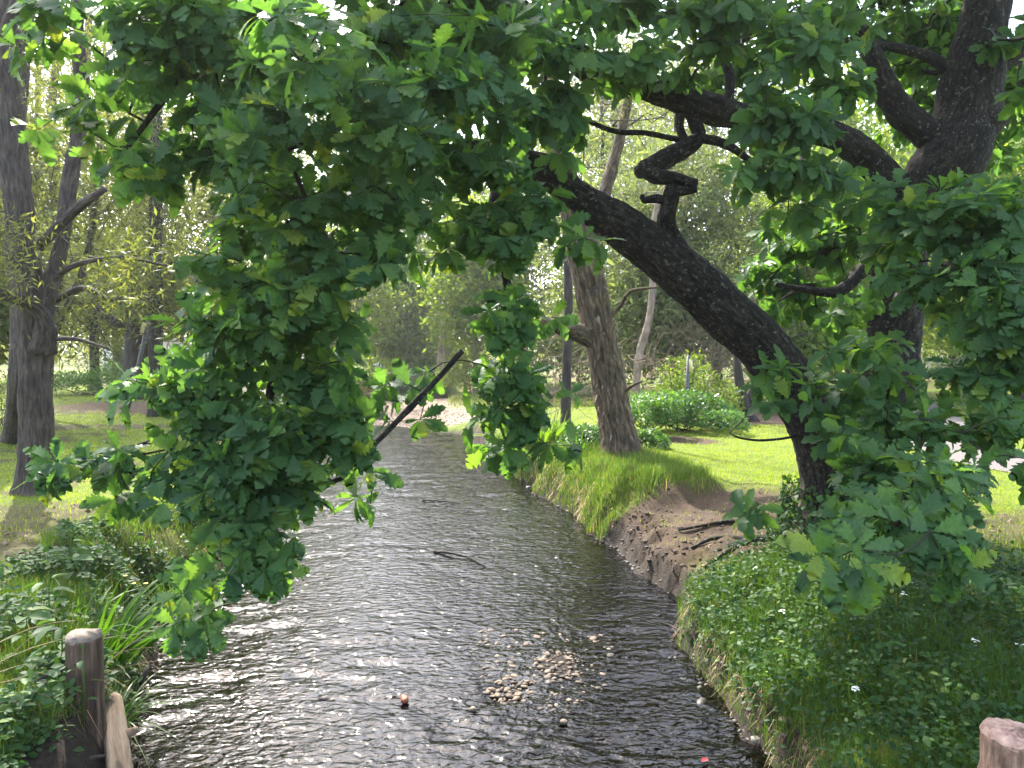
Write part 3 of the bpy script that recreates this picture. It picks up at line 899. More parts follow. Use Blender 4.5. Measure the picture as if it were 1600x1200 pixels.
# foliage sprays: (px, py, Y, half width px, half height px, half depth m, cover)
SPRAYS = [
    # curtain on the left
    (540, 265, 4.7, 105, 62, .45, 2.6), (470, 330, 4.9, 85, 75, .45, 2.3), (560, 365, 4.9, 80, 65, .45, 2.0), (445, 440, 5.0, 95, 75, .5, 2.4),
    (540, 470, 5.2, 60, 60, .45, 1.8), (400, 530, 5.2, 90, 70, .5, 2.4), (490, 570, 5.2, 60, 70, .45, 2.2), (350, 610, 5.4, 85, 60, .45, 2.4), (440, 660, 5.2, 95, 70, .5, 2.5),
    (290, 590, 5.3, 55, 45, .3, 2.0), (505, 655, 5.2, 45, 60, .35, 2.0), (370, 700, 5.1, 80, 55, .4, 2.2), (430, 750, 5.2, 60, 40, .35, 2.2), (395, 800, 5.1, 50, 55, .3, 2.3),
    (400, 860, 5.1, 45, 45, .25, 2.5), (345, 920, 5.1, 45, 30, .22, 2.2), (300, 880, 5.2, 36, 28, .2, 1.8), (315, 945, 5.1, 38, 18, .2, 1.8),
    (250, 700, 5.0, 70, 32, .3, 2.0), (160, 710, 5.0, 60, 28, .25, 1.8), (100, 714, 5.0, 30, 12, .15, 1.3), (290, 745, 4.9, 55, 30, .25, 1.9), (210, 755, 5.2, 35, 22, .2, 1.4),
    (225, 585, 5.4, 38, 28, .2, 1.8), (270, 640, 5.0, 40, 30, .2, 1.6), (335, 430, 4.9, 45, 60, .35, 1.7), (320, 500, 4.9, 50, 40, .3, 1.5), (530, 700, 5.4, 38, 30, .25, 1.8), (480, 620, 5.3, 70, 60, .4, 2.0),
    # top left
    (130, 20, 4.8, 60, 30, .3, 2.0), (230, 30, 4.9, 80, 45, .4, 2.1), (330, 60, 4.9, 80, 60, .4, 2.2), (400, 130, 4.9, 70, 65, .4, 2.1), (300, 130, 5.3, 60, 45, .35, 1.5),
    (150, 165, 5.4, 45, 32, .25, 1.7), (90, 195, 5.4, 35, 28, .2, 1.3), (200, 190, 5.5, 40, 32, .25, 1.3), (255, 265, 5.3, 55, 40, .3, 1.8), (180, 262, 5.3, 28, 20, .2, 1.5), (320, 210, 5.5, 60, 60, .35, 1.2),
    (345, 330, 5.6, 55, 65, .35, 1.6), (390, 250, 5.3, 55, 60, .35, 1.7),
    # top centre
    (480, 60, 4.1, 85, 65, .45, 2.3), (560, 130, 4.0, 85, 60, .4, 2.3), (470, 190, 4.5, 70, 55, .4, 1.8), (620, 50, 4.9, 80, 60, .4, 2.2), (720, 60, 5.0, 80, 60, .4, 2.2), (710, 110, 4.5, 60, 70, .35, 2.4),
    (640, 180, 5.4, 70, 60, .4, 2.0), (760, 30, 5.6, 70, 50, .4, 2.0), (820, 30, 6.0, 60, 35, .4, 1.6), (600, -20, 5.2, 230, 50, .6, 1.6), (300, -40, 5.2, 200, 50, .6, 1.5),
    (420, 80, 7.0, 120, 80, .5, .9), (620, 120, 7.2, 120, 80, .5, .9), (240, 60, 6.8, 100, 50, .5, .9), (760, 60, 7.4, 100, 60, .5, .8), (60, 40, 5.0, 40, 30, .3, 1.2), (190, 95, 5.2, 55, 40, .35, 1.6), (260, 100, 5.0, 60, 40, .35, 1.6), (760, 120, 5.5, 65, 55, .4, 1.8), (850, 130, 6.4, 60, 50, .4, 1.5), (700, 190, 5.6, 60, 50, .4, 1.6), (880, 60, 6.3, 60, 40, .4, 1.5), (1120, 60, 7.3, 60, 40, .4, 1.1),
    # centre
    (700, 260, 5.8, 75, 60, .4, 1.9), (780, 190, 6.2, 60, 55, .4, 1.4), (640, 300, 5.8, 55, 60, .4, 1.6), (760, 330, 6.0, 65, 55, .4, 1.8), (830, 290, 6.0, 65, 55, .4, 1.7), (690, 380, 6.2, 50, 35, .35, 1.0),
    (840, 360, 6.0, 50, 45, .3, 1.6), (890, 235, 6.6, 55, 35, .3, .6), (930, 370, 6.6, 45, 25, .25, 1.1), (790, 400, 6.2, 50, 40, .35, 1.1), (860, 200, 6.9, 60, 50, .4, 0.9),
    (808, 480, 6.1, 68, 45, .3, 2.1), (800, 550, 6.1, 58, 50, .3, 2.3), (792, 620, 6.0, 50, 45, .25, 2.2), (776, 690, 6.0, 32, 40, .2, 2.0), (845, 590, 6.2, 24, 30, .2, 1.2), (870, 690, 6.0, 18, 24, .15, 1.6), 
    (612, 598, 5.9, 24, 20, .12, 1.2), (660, 583, 6.0, 26, 10, .12, 1.0), (702, 640, 5.9, 16, 20, .1, 1.2), (565, 650, 5.8, 30, 20, .15, 1.5), (578, 765, 5.8, 14, 14, .1, 1.6), (538, 728, 5.7, 30, 22, .15, 1.2), 
    # top centre-right
    (900, 25, 6.6, 70, 35, .4, 1.7), (985, 60, 6.6, 55, 45, .4, 1.8), (1070, 20, 7.2, 70, 35, .4, 1.3), (960, 120, 6.8, 40, 25, .25, 1.0), (1180, 20, 7.0, 70, 45, .4, 1.6), (1250, 60, 6.6, 75, 60, .4, 2.0), (1310, 20, 7.0, 60, 40, .4, 1.7),
    (1000, -50, 7.0, 300, 50, .8, 1.3), (1060, 90, 7.6, 60, 40, .4, .7), (930, 175, 7.3, 60, 40, .4, .6),
    (1160, 110, 9.5, 75, 50, .5, 1.5), (1090, 40, 9.2, 70, 40, .5, 1.3), (1400, 15, 9.8, 70, 40, .5, 1.6), (1330, 60, 9.6, 60, 50, .5, 1.5), (1240, 20, 9.4, 80, 40, .5, 1.4), (1590, 120, 10, 40, 60, .5, 1.4), (690, 60, 7.6, 90, 60, .5, 1.0),
    # right of the arches
    (1190, 190, 6.8, 60, 45, .35, 2.0), (1250, 170, 6.6, 70, 60, .4, 2.1), (1210, 255, 6.6, 70, 50, .35, 2.0), (1290, 260, 7.0, 60, 50, .35, 1.7), (1310, 130, 7.0, 50, 60, .35, 1.6), (1225, 325, 7.0, 40, 35, .3, 1.2),
    (1205, 380, 9.6, 60, 50, .5, 1.5), (1280, 380, 9.8, 70, 55, .6, 1.7), (1330, 340, 9.6, 60, 50, .5, 1.6), (1200, 460, 9.6, 50, 40, .4, 1.2), (1290, 460, 9.8, 65, 50, .5, 1.6), (1240, 420, 9.9, 60, 50, .5, 1.4),
    (1350, 470, 8.3, 45, 45, .35, 1.4), (1330, 300, 8.6, 45, 40, .3, 1.4),
    (1430, 60, 10.2, 80, 60, .7, 2.4), (1560, 140, 10.5, 60, 60, .7, 2.0), (1420, 160, 10.3, 60, 50, .6, 2.0), (1580, 40, 8.2, 50, 40, .5, 1.2), (1480, 20, 10.3, 80, 40, .7, 2.2), (1580, 230, 10.4, 50, 50, .6, 1.8), (1430, 110, 9.7, 60, 40, .4, .9),
    # mass in front of the trunk
    (1420, 300, 6.6, 80, 42, .35, 2.2), (1520, 300, 6.2, 85, 50, .35, 2.3), (1590, 330, 6.0, 60, 60, .35, 2.0), (1480, 360, 6.2, 80, 45, .35, 2.0), (1545, 400, 5.9, 75, 50, .35, 2.2), (1390, 370, 6.8, 55, 45, .3, 1.6), (1465, 430, 6.1, 65, 40, .3, 1.9),
    (1520, 470, 5.9, 70, 45, .35, 2.0), (1590, 470, 5.7, 50, 60, .35, 2.0), (1345, 560, 6.6, 55, 45, .3, 2.0), (1300, 590, 6.8, 45, 32, .25, 1.9), (1235, 565, 7.2, 30, 28, .2, 1.8), (1470, 560, 6.1, 50, 30, .3, 1.2), (1560, 560, 5.7, 60, 50, .35, 2.0),
    (1375, 530, 7.0, 35, 30, .25, 1.2), (1358, 640, 6.4, 70, 42, .35, 2.3), (1400, 660, 5.9, 70, 45, .35, 2.3), (1500, 640, 5.7, 55, 35, .3, 1.8), (1560, 650, 5.4, 55, 45, .3, 2.1), (1330, 700, 6.4, 50, 40, .3, 2.2), (1590, 710, 5.2, 35, 40, .22, 1.8),
    (1370, 720, 5.6, 70, 45, .3, 2.4), (1450, 720, 5.0, 65, 42, .3, 2.4), (1358, 762, 5.2, 45, 32, .25, 2.1), (1420, 790, 4.4, 75, 42, .3, 2.5), (1490, 770, 4.4, 50, 32, .22, 2.0), (1345, 845, 3.7, 48, 40, .16, 2.2), (1420, 840, 4.1, 45, 28, .2, 1.8), (1210, 785, 6.2, 28, 20, .14, 1.8), (1340, 735, 6.2, 40, 26, .2, 1.8),
    (1245, 620, 7.0, 26, 22, .18, 1.4), (1170, 580, 7.6, 24, 18, .15, 1.2),
    # the crown above the frame, over stream and bridge; sprays added for shade
    (1000, -230, 6.5, 330, 110, 1.4, .7), (300, -200, 5.4, 300, 90, 1.0, .9), (450, -330, 9.0, 380, 130, 1.3, 1.3), (1450, -230, 8.0, 380, 150, 1.6, 1.1), (1750, 200, 7.0, 120, 200, 1.2, 1.3), (1720, 560, 6.0, 90, 160, .6, 1.6),
    (780, -170, 11.8, 330, 80, 1.5, 1.6), (1150, -190, 12.2, 300, 90, 1.6, 1.5), (1050, -330, 10.8, 420, 110, 1.5, 1.4), (1600, -600, 7.0, 400, 250, 1.6, .8), (1900, -700, 4.6, 420, 400, 1.0, .6),
]
pts_, size_, lod_ = [], [], []
for (px, py, Y, rx, ry, dz, cov) in SPRAYS:
    rr = 0.105 * FPX / Y
    n = max(2, int(round((1.3 if py < 230 else 1.1) * cov * rx * ry / rr ** 2)))
    c = P(px, py, Y)
    ng = max(1, int(round(n / 4.5)))
    gc = sample_blob(c, (max(rx - 13, 6) * Y / FPX, dz, max(ry - 5, 6) * Y / FPX) if py > -100 else (rx * Y / FPX, dz, ry * Y / FPX), ng)
    gi = RNG.integers(0, ng, n)
    th = RNG.random(n) * 6.28
    rr_ = np.sqrt(RNG.random(n)) * 0.20
    q = gc[gi] + np.c_[np.cos(th) * rr_ * 1.2, np.sin(th) * rr_, RNG.normal(0, .03, n) - rr_ * .45]
    pts_.append(q)
pts_ = np.concatenate(pts_)
paths, dirs = grow(skel, None, pts_, seg=0.15, sag=0.06, rtip=0.0024, pipe=0.5, jitter=0.22, rmax=0.06)
twigs_part('twigs', paths, M_TWIG, oak, 5)['kind'] = 'stuff'
nr = len(pts_)
ax = nrm(dirs * 0.7 + RNG.normal(size=(nr, 3)) * 0.35 + np.array([0, -0.12, 0.28]))
cnt = RNG.integers(7, 11, nr)
ridx = np.repeat(np.arange(nr), cnt)
M = len(ridx)
A_ = ax[ridx]
ref = nrm(np.cross(A_, np.array([0.3, 0.5, 0.81]) + RNG.normal(size=(nr, 3))[ridx] * 0.1))
ref2 = np.cross(A_, ref)
start = np.concatenate([[0], np.cumsum(cnt)[:-1]])
order_in = np.arange(M) - start[ridx]
phi = order_in * 2.4 + RNG.random(nr)[ridx] * 6.28 + RNG.normal(size=M) * 0.2
rad_ = ref * np.cos(phi)[:, None] + ref2 * np.sin(phi)[:, None]
tt = np.radians(np.clip(RNG.normal(72, 18, M), 25, 110))
D_ = A_ * np.cos(tt)[:, None] + rad_ * np.sin(tt)[:, None]
D_[:, 2] -= 0.42
D_ = nrm(D_)
Nn_ = A_ * 0.6 + np.array([0, -0.45, 0.7]) + RNG.normal(size=(M, 3)) * 0.22
S_ = RNG.normal(0.162, 0.036, M).clip(0.07, 0.235)
O_ = pts_[ridx] - A_ * (RNG.random(M) * 0.05)[:, None] + D_ * 0.02
curl_ = RNG.normal(0.24, 0.22, M)
fold_ = RNG.normal(0.22, 0.25, M)
young = n2(pts_[:, 0] * 1.0 + pts_[:, 2], pts_[:, 1] + pts_[:, 2] * 0.6, 1.6, 2, 71)
tint_ = np.clip(RNG.normal(0.38, 0.15, M) + (young[ridx] - 0.5) * 0.5 + (RNG.random(M) < 0.035) * 0.45, 0, 1)
# the 300 leaves that show largest become parts of their own
u_, v_, f_ = proj(O_ + D_ * 0.06)
inside = (u_ > 5) & (u_ < 1595) & (v_ > 5) & (v_ < 1195) & (f_ > 1)
facing = np.abs((nrm(Nn_) * nrm(O_ - np.array([0, 0, CAM_H]))).sum(1))
score = S_ / np.maximum(f_, .1) * (0.5 + facing)
cell = (np.floor(u_ / 26).astype(int) * 1000 + np.floor(v_ / 26).astype(int))
front = np.zeros(M, bool)
near = {}
for i in np.nonzero(inside)[0]:
    k = cell[i]
    if k not in near or f_[i] < f_[near[k]]:
        near[k] = i
cand = np.array(sorted(near.values(), key=lambda i: -score[i]))[:300]
front[cand] = True
TM_HI, TM_LO = oak_template(True), oak_template(False)
CROWN_LEAF = (np.array([[0, 0], [.35, .26], [.75, .3], [1, 0], [.75, -.3], [.35, -.26]]), np.array([[0, 5, 4, 1], [1, 4, 3, 2]]), np.zeros((0, 3), int))
for nm, sel, tm in (('leaves', ~front & (f_ < 6.15) & (f_ > 1) & (v_ > -60), TM_HI), ('leaves', ~front & (f_ >= 6.15) & (v_ > -60), TM_LO),
                    ('leaves', ~front & ~((f_ > 1) & (v_ > -60)), CROWN_LEAF)):
    a = Acc()
    V, Q, T = leaves_geo(tm, O_[sel], D_[sel], Nn_[sel], S_[sel], curl_[sel], fold_[sel], 0.98, 0.03)
    a.add(V, Q, T, tint=np.repeat(tint_[sel], len(tm[0])))
    o = link('leaves', a.mesh('leaves', M_OAKLEAF), oak)
    o['kind'] = 'stuff'
proto = []
for k in range(8):
    V, Q, T = leaves_geo(TM_HI, np.zeros((1, 3)), np.array([[1.0, 0, 0]]), np.array([[0, 0, 1.0]]), np.ones(1), np.array([0.05 + 0.05 * k]), np.array([0.05 + 0.05 * ((k * 3) % 8)]), 0.98, 0.03)
    proto.append(mk_mesh('leaf', V, Q, T, M_OAKLEAF_O))
from mathutils import Matrix, Vector
ob = np.array(oak.location)
for i in cand:
    o = bpy.data.objects.new('leaf', proto[int(RNG.integers(0, 8))])
    COL.objects.link(o)
    o.parent = oak
    d = nrm(D_[i]); nn = nrm(Nn_[i] - d * (Nn_[i] @ d)); bb = np.cross(nn, d)
    m4 = np.eye(4)
    m4[:3, 0], m4[:3, 1], m4[:3, 2] = d * S_[i], bb * S_[i], nn * S_[i]
    m4[:3, 3] = O_[i] - ob
    o.matrix_basis = Matrix(m4.tolist())
print('oak leaves', M, 'rosettes', nr)

# ------------------------------------------------------------------ other trees
DIAMOND = (np.array([[0, 0], [.42, .5], [1, 0], [.42, -.5]]), np.array([[0, 3, 2, 1]]), np.zeros((0, 3), int))


def crown_leaves(pts, per, spread, ln, wd, droop, mat, parent, name='crown', tint=0.5, flat=0.8):
    n = len(pts) * per
    O = np.repeat(pts, per, 0) + RNG.normal(size=(n, 3)) * spread * np.array([1, 1, flat])
    D = rand_dir(n)
    D[:, 2] -= droop
    Nn = rand_dir(n) + np.array([0, -0.15, 0.5])
    S = RNG.normal(ln, ln * 0.25, n).clip(ln * 0.4)
    clump = np.repeat(RNG.normal(0, 0.16, len(pts)), per)
    tn = np.clip(RNG.normal(tint, 0.16, n) + clump, 0, 1)
    V, Q, T = leaves_geo(DIAMOND, O, D, Nn, S, RNG.normal(0.1, 0.1, n), RNG.normal(0.1, 0.1, n), wd)
    a = Acc()
    a.add(V, Q, None, tint=np.repeat(tn, 4))
    return link(name, a.mesh(name, mat, False), parent)


def tree(name, label, stems, blobs, leaf, bark, cat='tree', group='trees standing around the creek', n=120, per=45, spread=0.38, ln=0.13, wd=0.22, droop=0.3,
         rtip=0.006, sides=24, amp=0.02, extra=None, tint=0.5, twig=None, flare=0.06, freq=10, base=None, seed=1):
    """stems: lists of (px, py, Y, half px); blobs: (px, py, Y, rx m, ry m, rz m, share)"""
    W_ = [limb(s) for s in stems]
    b = W_[0][0][0].copy()
    b[2] = G(b[0], b[1]) - 0.03
    t = empty(name, tuple(b), label, cat, group)
    sk = []
    for i, (wp, wr_) in enumerate(W_):
        if i == 0:
            wp[0, 2] = b[2] - 0.1
        bark_part('trunk' if i == 0 else 'limb', (wp, wr_), bark, t, sides=max(8, sides if wr_[0] > 0.12 else sides // 2), step=0.07 if b[1] < 13 else 0.1 if b[1] < 18 else 0.3,
                  amp=amp * min(1, wr_[0] / 0.2), freq=freq, lump=0.05 * min(1, wr_[0] / 0.2), seed=seed + i * 5, flare=flare if i == 0 else 0)
        sp, sr = smooth_path(wp, wr_, 0.4)
        m = sp[:, 2] > b[2] + 1.6
        sk += list(sp[m]) if m.any() else [sp[-1]]
    q = []
    for (px, py, Y, rx, ry, rz, sh) in blobs:
        q.append(sample_blob(P(px, py, Y), (rx, ry, rz), max(3, int(n * sh))))
    if q:
        q = np.concatenate(q)
        q[:, 2] = np.maximum(q[:, 2], G(q[:, 0], q[:, 1]) + 0.25)
        paths, _ = grow(sk, None, q, seg=0.5, sag=0.05, rtip=rtip, pipe=0.45, jitter=0.3, rmax=0.12)
        o = twigs_part('branches', paths, twig or bark, t, 4)
        o['kind'] = 'stuff'
        if leaf is not None:
            o = crown_leaves(q, per, spread, ln, wd, droop, leaf, t, tint=tint)
            o['kind'] = 'stuff'
    return t


def gy_of(px, py, z=0.88):
    """forward distance of a ground point of height z seen at a photo position"""
    a = P(px, py, 1.0)
    return (z - CAM_H) / (a[2] - CAM_H)


# left bank trees
tree('wattle_tree', 'thick grey furrowed trunk on the lawn at the left edge of the photo',
     [[(60, 775, 11.1, 31), (58, 740, 11.1, 25), (56, 650, 11.1, 22), (53, 560, 11.1, 20), (48, 470, 11.1, 20), (36, 380, 11.15, 19), (22, 250, 11.2, 19), (12, 120, 11.3, 18), (4, 0, 11.4, 17), (-6, -140, 11.6, 18), (-10, -330, 11.8, 10)],
      [(64, 548, 11.05, 20), (71, 510, 11.0, 14), (58, 482, 10.9, 10), (20, 466, 10.7, 8), (-40, 445, 10.4, 8)],
      [(62, 520, 11.1, 14), (80, 440, 11.2, 12), (96, 380, 11.3, 10), (108, 290, 11.5, 11), (128, 160, 11.8, 10), (120, 40, 12, 9), (125, -90, 12.2, 6)],
      [(60, 385, 11.0, 9), (90, 355, 10.9, 7), (125, 322, 10.8, 7), (165, 295, 10.7, 4)],
      [(10, 60, 11.2, 10), (20, 20, 11.0, 9), (45, -30, 10.9, 7)],
      [(88, 430, 11.2, 5), (125, 412, 11.0, 4), (190, 402, 10.8, 3), (260, 415, 10.6, 1.5)],
      [(85, 470, 11.2, 5), (130, 450, 11.0, 4), (175, 470, 10.8, 2.5)], [(80, 530, 11.1, 4), (120, 530, 10.9, 3), (170, 545, 10.7, 1.5)]],
     [(60, -80, 11.5, 2.2, 1.5, .9, .35), (250, -90, 12.6, 2.6, 1.6, 1.0, .8), (330, -200, 11.5, 2.2, 1.4, .9, .5), (20, 380, 10.6, .5, .6, .4, .08), (120, 120, 12, .9, .8, 1.2, .2), (230, 420, 10.8, .9, .5, .5, .14), (0, 420, 10.2, .4, .4, .5, .1)],  # wide blobs to its right, above view, are added to shade the water
     M_OLIVE, M_WATTLEBARK, n=90, per=44, spread=.24, ln=.12, wd=.22, sides=96, amp=.06, freq=11, flare=.14, seed=3, rtip=.004)
tree('wattle_tree', 'brown trunk partly hidden behind the thick grey trunk at the left edge',
     [[(22, 688, gy_of(22, 688), 18), (26, 620, 14.6, 13), (30, 500, 14.6, 12), (20, 350, 14.7, 11), (28, 200, 14.9, 10), (40, 60, 15, 9), (60, -100, 15, 6)]],
     [(40, 60, 15, 1.6, 1.4, 1.8, .6), (10, 300, 14.6, 1.2, 1, 1.2, .4)], M_OLIVE, M_WATTLEBARK, n=70, per=30, spread=.3, ln=.11, wd=.17, sides=36, amp=.03, seed=5)
tree('wattle_tree', 'slender grey wattle with several leaning stems behind the left lawn',
     [[(70, 628, 24, 9), (78, 520, 24, 8), (95, 400, 24, 8), (112, 290, 24, 7), (130, 150, 24, 6), (140, 20, 24, 5)], [(92, 420, 24, 7), (85, 300, 24.2, 6), (80, 180, 24.4, 6), (95, 40, 24.6, 5)],
      [(75, 540, 24, 6), (130, 420, 23.6, 5), (150, 300, 23.4, 5), (158, 190, 23.2, 4)], [(70, 560, 24, 6), (45, 420, 24.4, 5), (58, 250, 24.8, 5), (60, 80, 25, 4)]],
     [(110, 150, 24, 2.6, 2, 2.6, .4), (60, 300, 24, 2.4, 2, 2, .25), (170, 330, 23.5, 2.0, 1.5, 2.2, .35)], M_OLIVE, M_WATTLEBARK, n=260, per=60, spread=.5, ln=.16, wd=.24, sides=14, seed=7)
tree('wattle_tree', 'slim dark straight trunk just behind the leaning pole on the left lawn',
     [[(243, 648, 23, 12), (243, 600, 23, 10), (243, 480, 23, 10.5), (243, 350, 23, 9.5), (244, 200, 23, 9), (240, 60, 23, 8), (236, -100, 23, 6)]],
     [(250, 250, 23, 2.2, 1.8, 1.8, .4), (290, 430, 22.6, 1.7, 1.4, 1.3, .35), (220, 100, 23, 2.2, 1.8, 1.8, .35)], M_OLIVE, M_DARKBARK, n=220, per=60, spread=.45, ln=.15, wd=.24, sides=26, seed=9)
tree('wattle_tree', 'broad dark trunk standing behind the slim straight one on the left',
     [[(212, 592, 31, 22), (214, 540, 31, 18), (218, 430, 31, 16), (224, 330, 31, 16), (228, 200, 31, 15), (232, 60, 31, 13), (234, -60, 31, 10)], [(216, 500, 31, 8), (185, 505, 31, 7), (150, 480, 31, 5)]],
     [(200, 200, 31, 3, 2.4, 3.2, .5), (180, 420, 30.5, 2.6, 2, 1.6, .25), (270, 330, 31, 2, 2, 2, .25)], M_OLIVE, M_DARKBARK, n=240, per=60, spread=.6, ln=.2, wd=.26, sides=30, seed=11)
BG = [
    # px, base Y, top py, half px, leaf, bark, label, blobs (dpx, py, rx, ry, rz, share), n
    (-60, 19, -150, 9, M_OLIVE, M_WATTLEBARK, 'feathery wattle overhanging the left edge beside the thick grey trunk', [(30, 250, 1.6, 1.6, 3, .6), (20, 480, 1.2, 1.2, 1.0, .4)], 110),
    (150, 37, 60, 7, M_OLIVE, M_DARKBARK, 'olive wattle filling the gap between the left trunks', [(0, 300, 3.4, 2.5, 4, .5), (-10, 470, 3.2, 2.5, 2.0, .5)], 170),
    (335, 30, 40, 7, M_OLIVE, M_DARKBARK, 'olive wattle right behind the oak leaf curtain by a bare diagonal limb', [(0, 300, 2.4, 2, 3.5, .5), (-30, 460, 2.2, 1.6, 1.6, .5)], 130),
    (30, 46, 120, 7, M_LIME, M_DARKBARK, 'sunlit lime tree far behind the thick grey trunk', [(20, 430, 3, 2.5, 3, .6), (0, 330, 2.5, 2.5, 2.5, .4)], 110),
    (185, 52, 300, 7, M_LIME, M_DARKBARK, 'bright lime tree glowing between the two dark left trunks', [(0, 430, 3.2, 2.5, 2.4, 1)], 110),
    (430, 42, 80, 8, M_OLIVE, M_DARKBARK, 'tall olive tree hidden behind the oak curtain', [(0, 250, 4, 3, 4.5, .6), (20, 480, 3.5, 2.5, 2.5, .4)], 160),
    (520, 50, 330, 7, M_LIME, M_PALEBARK, 'loose sunny tree upstream above the brown flax', [(10, 470, 3.5, 3, 3.0, .6), (0, 400, 3, 3, 2, .4)], 170),
    (640, 56, 340, 7, M_LIME, M_PALEBARK, 'rounded lime-yellow tree glowing straight upstream', [(0, 450, 4.2, 3, 2.8, .7), (10, 540, 3.6, 3, 1.6, .3)], 220),
    (694, 47, 200, 9, M_GREYGREEN, M_PALEBARK, 'pinkish smooth gum trunk beyond the gravel bank', [(0, 340, 3.0, 3, 2.6, 1)], 120),
    (745, 40, 260, 5, M_LIME, M_PALEBARK, 'thin young gum at the right end of the gravel bank', [(0, 470, 2.2, 2, 2.2, .6), (10, 370, 2.2, 2, 1.8, .4)], 140),
    (820, 44, 180, 7, M_GREYGREEN, M_DARKBARK, 'grey-green tree behind the slim dark trunk', [(0, 360, 3.6, 3, 3.4, .6), (0, 500, 3.4, 2.6, 2, .4)], 190),
    (600, 70, 300, 9, M_OLIVE, M_DARKBARK, 'broad dusky tree closing the far end of the creek', [(0, 440, 8, 4, 3.6, 1)], 190),
    (940, 33, 40, 5, M_GREYGREEN, M_DARKBARK, 'dusky tea tree behind the shaggy paperbark', [(10, 320, 3, 2.4, 3.8, .5), (0, 520, 2.8, 2, 1.8, .5)], 170),
    (1060, 28, 150, 6, M_GREYGREEN, M_DARKBARK, 'bushy grey-green tea tree behind the small plate on a pole', [(-10, 480, 2.4, 1.8, 2.0, .6), (0, 330, 2.4, 1.8, 2.2, .4)], 220),
    (1120, 40, 0, 7, M_OLIVE, M_DARKBARK, 'tall olive tree seen between the two arching oak limbs', [(0, 200, 4.2, 3, 4.5, .7), (0, 430, 3.2, 2.5, 2.4, .3)], 190),
    (960, 58, -40, 8, M_OLIVE, M_DARKBARK, 'high dusky tree above the paperbark crown', [(0, 180, 6, 4, 6, 1)], 170),
    (1255, 29, 120, 6, M_LIME, M_DARKBARK, 'light green tree framed by the leaning limb and the oak trunk', [(0, 380, 2.2, 2, 3, .6), (0, 520, 2.2, 2, 1.4, .4)], 170),
    (1330, 36, 0, 8, M_LIME, M_DARKBARK, 'broad sunny tree directly behind the oak fork', [(0, 250, 4.2, 3, 4.5, .6), (10, 460, 3.8, 3, 2.2, .4)], 200),
    (1492, 44, 60, 10, M_LIME, M_DARKBARK, 'dark trunk on the far bright lawn beyond the path', [(0, 300, 5, 3.5, 5, .7), (-10, 500, 4.5, 3, 1.6, .3)], 210),
    (1600, 27, 80, 8, M_LIME, M_DARKBARK, 'yellow-green tree beside the path at the right edge', [(-10, 320, 2.6, 2.2, 3.4, .6), (-20, 490, 2.4, 2, 1.5, .4)], 170),
    (1410, 58, 100, 8, M_OLIVE, M_DARKBARK, 'dull green tree at the back of the far lawn', [(0, 330, 6, 4, 5.5, 1)], 170),
    (1720, 33, -80, 9, M_LIME, M_DARKBARK, 'green tree just outside the frame beyond the path', [(-30, 260, 3.6, 3, 5, 1)], 150),
]
for i, (px, Y, top, hp, leaf, bark, lab, blobs, n) in enumerate(BG):
    z0 = G(P(px, 600, Y)[0], Y)
    x0 = P(px, 600, Y)[0]
    bpy_ = proj(np.array([x0, Y, z0]))[1]
    j = RNG.normal(0, 6, 4)
    st = [[(px, bpy_ + 2, Y, hp * 1.5), (px + j[0] * .4, bpy_ - 40, Y, hp), (px + j[1], (bpy_ + top) / 2, Y, hp * .8), (px + j[2] * 1.6, top + 60, Y, hp * .45), (px + j[3] * 2, top, Y, hp * .25)]]
    bl = [(px + a, b_, Y, c_ * 1.2, d_, e_ * 1.15, f_ * 1.0) for a, b_, c_, d_, e_, f_ in blobs]
    far = Y > 50
    tree('background_tree', lab, st, bl, leaf, bark, n=int(n * 1.75), per=46, spread=.75 if far else .55, ln=.43 if far else .31, wd=.42 if leaf is M_LIME else .3, sides=14, amp=.02, seed=20 + i,
         rtip=.008, tint=.55, group='trees of the background')

# a far wood that closes the view
pt = []
for k in range(1300):
    a = RNG.uniform(-0.95, 0.95)
    Y = RNG.uniform(78, 120)
    pt.append((a * Y, Y, 0.9 + abs(RNG.normal(0, 1)) * 7.5 * (0.6 + 0.8 * n2(np.array([a * 9]), np.array([Y * .05]), 1.0, 2, 5)[0])))
o = crown_leaves(np.array(pt), 34, 1.4, .75, .5, .2, M_OLIVE, None, name='far_wood', tint=.6)
tag(o, 'hazy olive wood closing the view behind everything', 'wood', kind='stuff')

# paperbark
def paper_flakes(t, wp, wr_, n, mat):
    a = Acc()
    sp, sr = smooth_path(wp, wr_, 0.05)
    idx = RNG.integers(1, len(sp) - 1, n)
    th = RNG.random(n) * 6.28
    tg = nrm(sp[idx + 1] - sp[idx - 1])
    A1 = nrm(np.cross(tg, np.array([0, 1.0, 0.1])))
    B1 = np.cross(tg, A1)
    nn = A1 * np.cos(th)[:, None] + B1 * np.sin(th)[:, None]
    O = sp[idx] + nn * (sr[idx] * 0.98)[:, None]
    D = nrm(-tg * RNG.choice([1, 1, 1, -1], n)[:, None] + nn * RNG.uniform(.02, .30, n)[:, None] + RNG.normal(size=(n, 3)) * .18)
    V, Q, T = leaves_geo(DIAMOND, O, D, nn, RNG.uniform(.08, .30, n), RNG.normal(0, .25, n), RNG.normal(0, .3, n), .22)
    a.add(V, Q, None, bk=V * np.array([1, 1, 1.0]))
    o = link('bark_flakes', a.mesh('bark_flakes', mat, False), t)
    o['kind'] = 'stuff'


